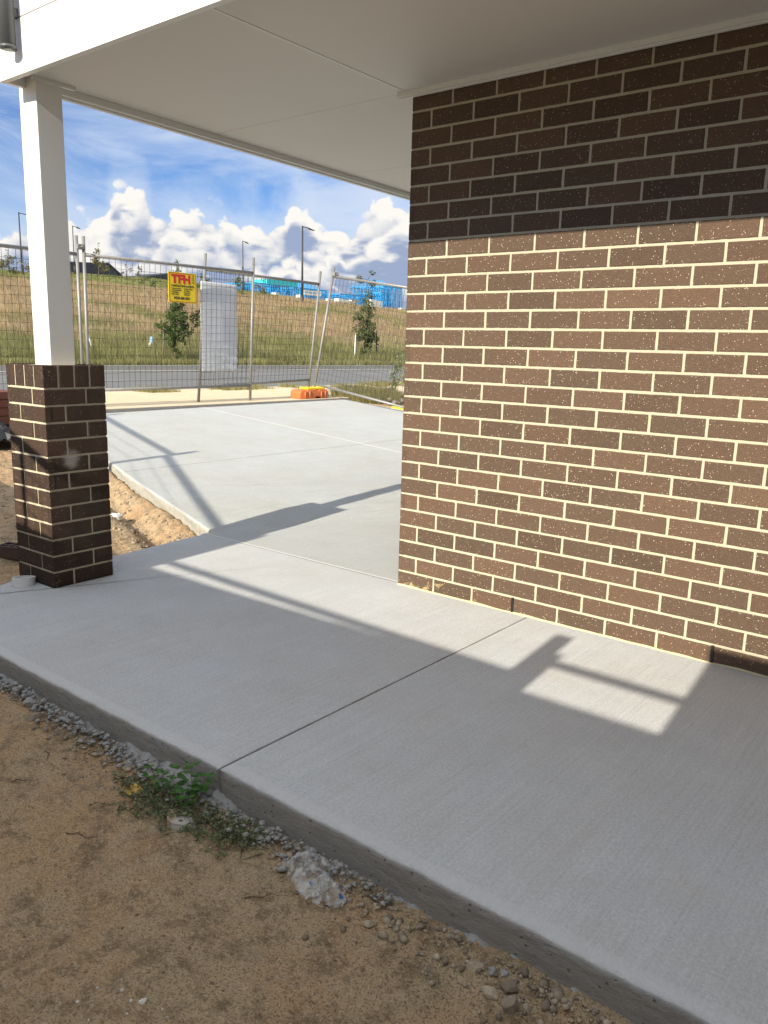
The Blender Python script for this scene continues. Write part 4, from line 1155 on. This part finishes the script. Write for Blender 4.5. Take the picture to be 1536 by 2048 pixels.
# taller weeds by the fence gap
def tall_weed(label, x, y, h, seed, m=M_weed):
    r = random.Random(seed); e = empty('tall_weed', label, 'weed', (x, y, gz(x, y)), 'tall weeds by the fence gap'); L = []
    for s_ in range(3):
        b = MB(); a = r.random()*6.28; P_ = [Vector((0, 0, 0))]
        for i in range(5): P_.append(P_[-1]+Vector((math.cos(a)*.04+r.uniform(-.02, .02), math.sin(a)*.04+r.uniform(-.02, .02), h/5*r.uniform(.75, 1.1))))
        b.path(P_, .007, 5, .3); b.build('stem', M_bark, e)
        for p in P_[1:]:
            for k in range(9): L.append(p+Vector((r.uniform(-.09, .09), r.uniform(-.09, .09), r.uniform(-.09, .09))))
    leaf_mesh('leaves', np.array([v[:] for v in L]), .07, np.random.default_rng(seed), .5, m, e)
tall_weed('tall dusty weed standing left of the brick wall corner', -7.3, 9.2, .75, 3)
tall_weed('shorter dusty weed beyond the slanted fence panel', -8.6, 11.4, .55, 4)
tall_weed('dusty weed close to the brick wall corner', -8.0, 11.5, .50, 5)

def reg4(r): return -6.4+1.7*r.random(), 7.25+.9*r.random()
crumb_field('debris_pile', 260, reg4, lambda x, y: .03+.05*random.random(), .015, .07, mat('dark_debris', fn=f_stone((.04, .035, .03), (.28, .24, .20))), 9, 'stuff', 'dark soil and rubble heap between weeds and the driveway edge', 'rubble')

# ------------------------------------------------------------------ left behind the pillar
M_redb = mat('red_brown_brick', fn=f_stone((.13, .045, .03), (.19, .07, .045)))
bp = empty('brick_stack', 'stack of red-brown bricks behind the brick pillar at far left', 'brick stack', (-6.9, .62, gz(-6.1, .6)))
k = 0
z0 = .33
for lv in range(5):
    b = MB()
    for i in range(4):
        for j in range(3):
            b.box((-6.25+j*.235, .34+i*.115, z0+lv*.082), (-6.25+j*.235+.225, .34+i*.115+.105, z0+lv*.082+.074))
    b.build('brick_layer', M_redb, bp, False, (-6.9, .62, gz(-6.1, .6)))
def crumple(name, label, cat, loc, size, m, seed, amp=.25, nu=22, rz=0, flat=.35):
    b = MB()
    for j in range(nu+1):
        for i in range(nu+1):
            u, v = i/nu-.5, j/nu-.5; rr = 1+.35*mnoise.noise(Vector((math.atan2(v, u)*1.2, seed, 0)))
            z = (mnoise.noise(Vector((u*4.5, v*4.5, seed)))*.6+abs(mnoise.noise(Vector((u*10, v*10, seed+3))))*.55+mnoise.noise(Vector((u*22, v*22, seed+7)))*.22)*amp
            dome = max(0, 1-(u*u+v*v)*3.6)*flat
            b.v.append((u*size[0]*rr, v*size[1]*rr, (z+dome)*size[2]))
    mz = min(p[2] for p in b.v); b.v = [(p[0], p[1], p[2]-mz*.6) for p in b.v]
    for j in range(nu):
        for i in range(nu):
            k = j*(nu+1)+i; b.f.append((k, k+1, k+nu+2, k+nu+1)); b.mi.append(0)
    o = b.build(name, m, None, m.name == 'clear_film'); o.location = loc; o.rotation_euler.z = rz; tag(o, label, cat); return o
crumple('black_film', 'heap of crumpled shiny black plastic film under the brick stack', 'plastic film', (-5.9, .35, gz(-5.9, .35)), (1.3, 1.1, .42), M_black, 5, .6, 30)

# round white cap in the soil
M_pvc = mat('white_pvc', (.72, .72, .68), .45)
b = MB(); b.tube((0, 0, -.02), (0, 0, .010), .055, 28); b.tube((0, 0, .0101), (0, 0, .018), .043, 28, .040); b.box((-.03, -.006, .0181), (.03, .006, .026)); o = b.build('drain_cover', M_pvc, None, False)
o.location = (-2.72, .015, gz(-2.72, .015)+.004); o.rotation_euler = (R(4), R(-3), 0); tag(o, 'round white pipe cap set in the soil right of the pillar', 'pipe cap')
# open stormwater pipe stub at the pillar foot
b = MB(); nn = 28; 
for k, (rr, z) in enumerate(((.057, -.022), (.057, .022), (.050, .022), (.048, -.015))):
    for i in range(nn):
        a = 2*math.pi*i/nn; b.v.append((rr*math.cos(a), rr*math.sin(a), z+(.012*math.cos(a) if z > 0 else 0)))
for k in range(3):
    for i in range(nn): b.f.append((k*nn+i, k*nn+(i+1) % nn, (k+1)*nn+(i+1) % nn, (k+1)*nn+i)); b.mi.append(0)
b.f.append(tuple(3*nn+i for i in range(nn))); b.mi.append(1)
o = b.build('drain_pipe', [M_pvc, M_dark], None, False); o.location = (-1.430, -1.372, .020); o.rotation_euler = (R(-6), R(5), 0); tag(o, 'short open white drain pipe end at the left foot of the brick pillar', 'drain pipe')
# cored brick
b = MB(); L, W_, H = .23, .11, .076; cs = [-.115, -.100, -.060, -.045, -.010, .010, .045, .060, .100, .115]; 
b.box((-.115, -.055, 0), (.115, -.042, H)); b.box((-.115, .042, 0), (.115, .055, H)); b.box((-.115, -.0419, 0), (-.102, .0419, H)); b.box((.102, -.0419, 0), (.115, .0419, H))
b.box((-.1019, -.006, 0), (.1019, .006, H-.001))
for xx_ in (-.052, -.004, .044): 
    b.box((xx_, -.0418, 0), (xx_+.011, -.0061, H-.001)); b.box((xx_, .0061, 0), (xx_+.011, .0418, H-.001))
b.box((-.101, -.041, .0), (.101, .041, .012))
o = b.build('cored_brick', mat('brown_cored_brick', (.085, .05, .038), .85)); o.location = (-2.15, -1.03, gz(-2.15, -1.03)+.005); o.rotation_euler.z = R(24); tag(o, 'brown brick with core holes lying left of the brick pillar', 'brick')


def rock(label, x, y, s, seed, sq=(1, .8, .65), m=M_stone, dz=0):
    bm = bmesh.new(); bmesh.ops.create_icosphere(bm, subdivisions=2, radius=1)
    for v in bm.verts:
        k = 1+.35*mnoise.noise(v.co*1.3+Vector((seed, 0, 0)))+.14*mnoise.noise(v.co*3.4+Vector((0, seed, 0))); v.co = Vector((v.co.x*sq[0], v.co.y*sq[1], v.co.z*sq[2]))*k*s
    # chip flat facets
    rr = random.Random(seed)
    for _ in range(5):
        nn_ = Vector((rr.uniform(-1, 1), rr.uniform(-1, 1), rr.uniform(-.2, 1))).normalized(); dd = s*rr.uniform(.45, .7)
        for v in bm.verts:
            q = v.co.dot(nn_)
            if q > dd: v.co -= nn_*(q-dd)
    me = bpy.data.meshes.new('rock'); bm.to_mesh(me); bm.free()
    at = me.attributes.new('tone', 'FLOAT', 'FACE'); at.data.foreach_set('value', [rr.random()]*len(me.polygons))
    o = link('rock', me, m); o.location = (x, y, gz(x, y)+s*sq[2]*.35+dz); o.rotation_euler.z = rr.random()*6; tag(o, label, 'rock', 'loose rocks'); return o


rock('tan rock beside the cored brick and drain pipe', -1.74, -1.26, .042, 3)
rk = [('flat tan rock touching the slab foot, left in the front cluster', 1.772, -2.012, .020, (1.3, .9, .5)), ('large tan rock in the middle of the front cluster', 1.868, -2.010, .022, (1, .8, .8)), ('tall brown rock lowest in the front cluster', 1.893, -2.052, .024, (.9, .8, 1.0)), ('rounded grey pebble between the two tan front rocks', 1.815, -1.998, .012, (1, .9, .8)), ('small pale pebble right of the brown front rock', 1.925, -2.035, .012, (1, .9, .8)), ('dark brown flat rock left of the lowest front rock', 1.835, -2.048, .020, (1.3, .8, .5)), ('pale pebble below the brown front rock', 1.888, -2.088, .010, (1.2, .8, .7)), ('grey pebble beside the tan rock near the slab crack', 1.838, -1.985, .011, (1, 1, .8)), ('grey lump of concrete at the bottom right of the cluster', 2.02, -2.06, .016, (1, .9, .8)),
      ('orange-brown clod against the slab, far left of the weeds', -.10, -2.03, .034, (1.1, .8, .6)), ('grey concrete lump at the slab foot, upper left', -.22, -1.985, .030, (1.1, .8, .8)), ('brown chip of rock on the soil near the plastic bag', 1.50, -2.05, .014, (1, .9, .7)), ('white quartz chip in the lower soil patch', 1.30, -2.55, .008, (1.4, .8, .6)), ('second white chip below the first in the soil patch', 1.42, -2.62, .007, (1.2, .9, .6))]
M_wchip = mat('white_chip', (.70, .67, .60), .7)
for i, (lb, x, y, s, sq) in enumerate(rk): rock(lb, x, y, s, 10+i, sq, M_wchip if 'white' in lb else (M_lump if 'grey' in lb else M_stone))

# ------------------------------------------------------------------ seedling, weeds and litter by the slab
r = np.random.default_rng(77); n_ = 620
tt = r.random(n_); q = np.stack([(.54+tt*.50)+r.normal(size=n_)*.03, -2.015-.03*np.sin(tt*5)-np.abs(r.normal(size=n_))*.045], 1)
wz = ground_z(q[:, 0], q[:, 1])
P_ = []; b = MB(); rr = random.Random(5)
for (x, y), z in zip(q[:200], wz[:200]):
    a = rr.random()*6.28; l = rr.uniform(.02, .06); p0_ = Vector((x, y, z)); p1_ = p0_+Vector((math.cos(a)*l, math.sin(a)*l, rr.uniform(.004, .03))); p2_ = p1_+Vector((math.cos(a+.5)*l*.6, math.sin(a+.5)*l*.6, rr.uniform(-.004, .012)))
    b.tube(p0_, p1_, .0008, 4, caps=False); b.tube(p1_, p2_, .0006, 4, caps=False)
    for s_ in range(13):
        t_ = rr.random(); pp = p0_.lerp(p1_, t_) if s_ < 7 else p1_.lerp(p2_, t_); P_.append(pp+Vector((rr.uniform(-.006, .006), rr.uniform(-.006, .006), rr.uniform(0, .007))))
wd_ = empty('creeping_weed', 'low grey-green creeping weed mat along the slab foot under the seedling', 'weed', (.75, -2.03, -.11))
b.path([Vector((.50+.6*i/24, -2.02-.02*math.sin(i*.9)-.045*(i % 3)/2, gz(.50+.6*i/24, -2.05)+.004)) for i in range(25)], .0012, 5)
b.build('stem', M_bark, wd_, False, (.75, -2.03, -.11))
leaf_mesh('leaves', np.array([v[:] for v in P_])-[.75, -2.03, -.11], .0115, r, .5, M_weed, wd_)
sd = empty('seedling', 'bright green leafy seedling growing against the slab edge at the joint', 'seedling', (.74, -1.985, gz(.74, -1.985)))
b = MB(); LV = []
for (dx, dy, h, seed) in ((0, .0, .135, 1), (.035, .01, .095, 2), (-.055, -.02, .085, 3), (-.11, -.03, .07, 4), (.03, -.03, .07, 5)):
    rr = random.Random(seed); p = Vector((dx*.5, dy, 0)); tp = Vector((dx*1.3, dy*1.4, h)); b.path([p, (p+tp)/2+Vector((.004, 0, .004)), tp], .0013, 5, .5)
    for k in range(11):
        t_ = .35+.65*k/10; c = p.lerp(tp, t_); a = k*2.4+seed; LV.append((c, a, .011+.008*rr.random()))
b.path([Vector((-.058, -.03, .003)), Vector((-.028, -.02, .004)), Vector((0, 0, .003)), Vector((.018, .01, .003)), Vector((.016, -.03, .003))], .0035, 6); b.path([Vector((-.028, -.02, .004)), Vector((0, -.01, .003)), Vector((.015, -.03, .003))], .0035, 6); b.build('stem', M_bark, sd)
lb_ = MB()
for c, a, s_ in LV:       # three-lobed leaflets
    dr_ = Vector((math.cos(a), math.sin(a), .25)); c2 = c+dr_*s_
    for da in (-.9, 0, .9):
        dv_ = Vector((math.cos(a+da), math.sin(a+da), .12)); sd_ = Vector((-math.sin(a+da), math.cos(a+da), 0)); m_ = c2+dv_*s_*.7; tpp = c2+dv_*s_*1.35
        lb_.add([c2, m_+sd_*s_*.5, tpp, m_-sd_*s_*.5], [(0, 1, 2, 3)])
lo = lb_.build('leaves', M_sprout, sd); at = lo.data.attributes.new('tone', 'FLOAT', 'FACE'); at.data.foreach_set('value', [random.random() for _ in lo.data.polygons])

def f_wrap(n, b):
    p = objv(n); a = n.noise(p, 40, 4, .6); n.put(b.inputs['Base Color'], n.mix(n.ss(a, .45, .6), (.62, .36, .07), (.74, .55, .20))); b.inputs['Roughness'].default_value = .35
crumple('wrapper', 'small crumpled yellow-orange wrapper left of the creeping weeds', 'wrapper', (.555, -2.065, gz(.555, -2.065)+.002), (.055, .06, .030), mat('orange_wrapper', fn=f_wrap), 9, .5, 14, .4)
# torn cardboard: folded flap
def f_card(n, b):
    p = objv(n); a = n.noise(p, 60, 4, .6); x = n.sep(p)[0]; col = n.mix(a, (.30, .22, .13), (.40, .30, .19)); col = n.mix(n.ss(x, -.005, .01), col, (.44, .41, .36)); n.put(b.inputs['Base Color'], col)
cbm = MB()
cp = [(-.055, .040, .004), (.0, .030, .012), (.052, .012, .006), (.070, -.022, .010), (.012, -.040, .020), (-.010, -.034, .022)]
cbm.add([Vector(p) for p in cp]+[Vector(p)-Vector((0, 0, .004)) for p in cp], [(0, 5, 4, 3, 2, 1), (6, 7, 8, 9, 10, 11), (0, 1, 7, 6), (1, 2, 8, 7), (2, 3, 9, 8), (3, 4, 10, 9), (4, 5, 11, 10), (5, 0, 6, 11)])
cbm.add([(-.010, -.034, .018), (.012, -.040, .016), (.070, -.022, .006), (.066, -.026, -.002), (.014, -.046, .0), (-.008, -.040, .002)], [(0, 1, 4, 5), (1, 2, 3, 4)])
o = cbm.build('cardboard_scrap', mat('cardboard', fn=f_card)); o.location = (.80, -2.085, gz(.80, -2.085)+.004); o.rotation_euler.z = R(22); o.scale = (1.05, 1.05, 1.05); tag(o, 'torn folded cardboard scrap half under the creeping weeds', 'cardboard')

def f_clear(n, b):
    p = objv(n); a = n.noise(p, 28, 5, .65, .5); bl_ = n.noise(n.vm('ADD', p, (3, 3, 3)), 20, 2, .5)
    col = n.mix(n.ss(bl_, .74, .76), (.80, .82, .82), (.08, .16, .38)); n.put(b.inputs['Base Color'], col); b.inputs['Roughness'].default_value = .18
    tr = n.new('ShaderNodeBsdfTransparent'); mx = n.new('ShaderNodeMixShader'); n.put(mx.inputs[0], n.m('MAXIMUM', n.ss(a, .40, .70, .10, .62), n.ss(bl_, .74, .76)))
    n.l.new(tr.outputs[0], mx.inputs[1]); n.l.new(b.outputs[0], mx.inputs[2]); n.l.new(mx.outputs[0], n.n['Material Output'].inputs[0])
M_clear = mat('clear_film', fn=f_clear)
crumple('plastic_bag', 'crumpled clear plastic bag lying against the slab foot', 'plastic bag', (1.262, -2.005, gz(1.26, -2.02)+.004), (.165, .11, .06), M_clear, 2, .34, 30, R(-20), .9)
crumple('plastic_wad', 'smaller twisted clear plastic wad with blue print right of the bag', 'plastic wad', (1.365, -2.045, gz(1.365, -2.045)+.004), (.08, .075, .055), M_clear, 8, .45, 24, R(30), .7)
for i, (x, y, L_, a, lb) in enumerate(((.60, -2.32, .11, .4, 'thin dark twig on the soil left of the cardboard'), (.25, -2.30, .07, 1.0, 'short twig at the left of the foreground soil'), (.14, -2.13, .16, -.35, 'long thin root on the soil below the slab, upper left'), (1.20, -2.18, .09, .9, 'curved twig on the soil below the plastic bag'))):
    b = MB(); p = Vector((0, 0, 0)); P_ = [p.copy()]
    for k in range(6): a2 = a+.5*math.sin(k*1.7+i); p = p+Vector((math.cos(a2), math.sin(a2), 0))*L_/6; P_.append(p+Vector((0, 0, .003*math.sin(k*2))))
    b.path(P_, .0016, 6, .5); o = b.build('twig', mat('twig_brown', (.13, .085, .055), .9) if i == 0 else bpy.data.materials['twig_brown'], None, True); o.location = (x, y, gz(x, y)+.002); tag(o, lb, 'twig', 'twigs on the soil')
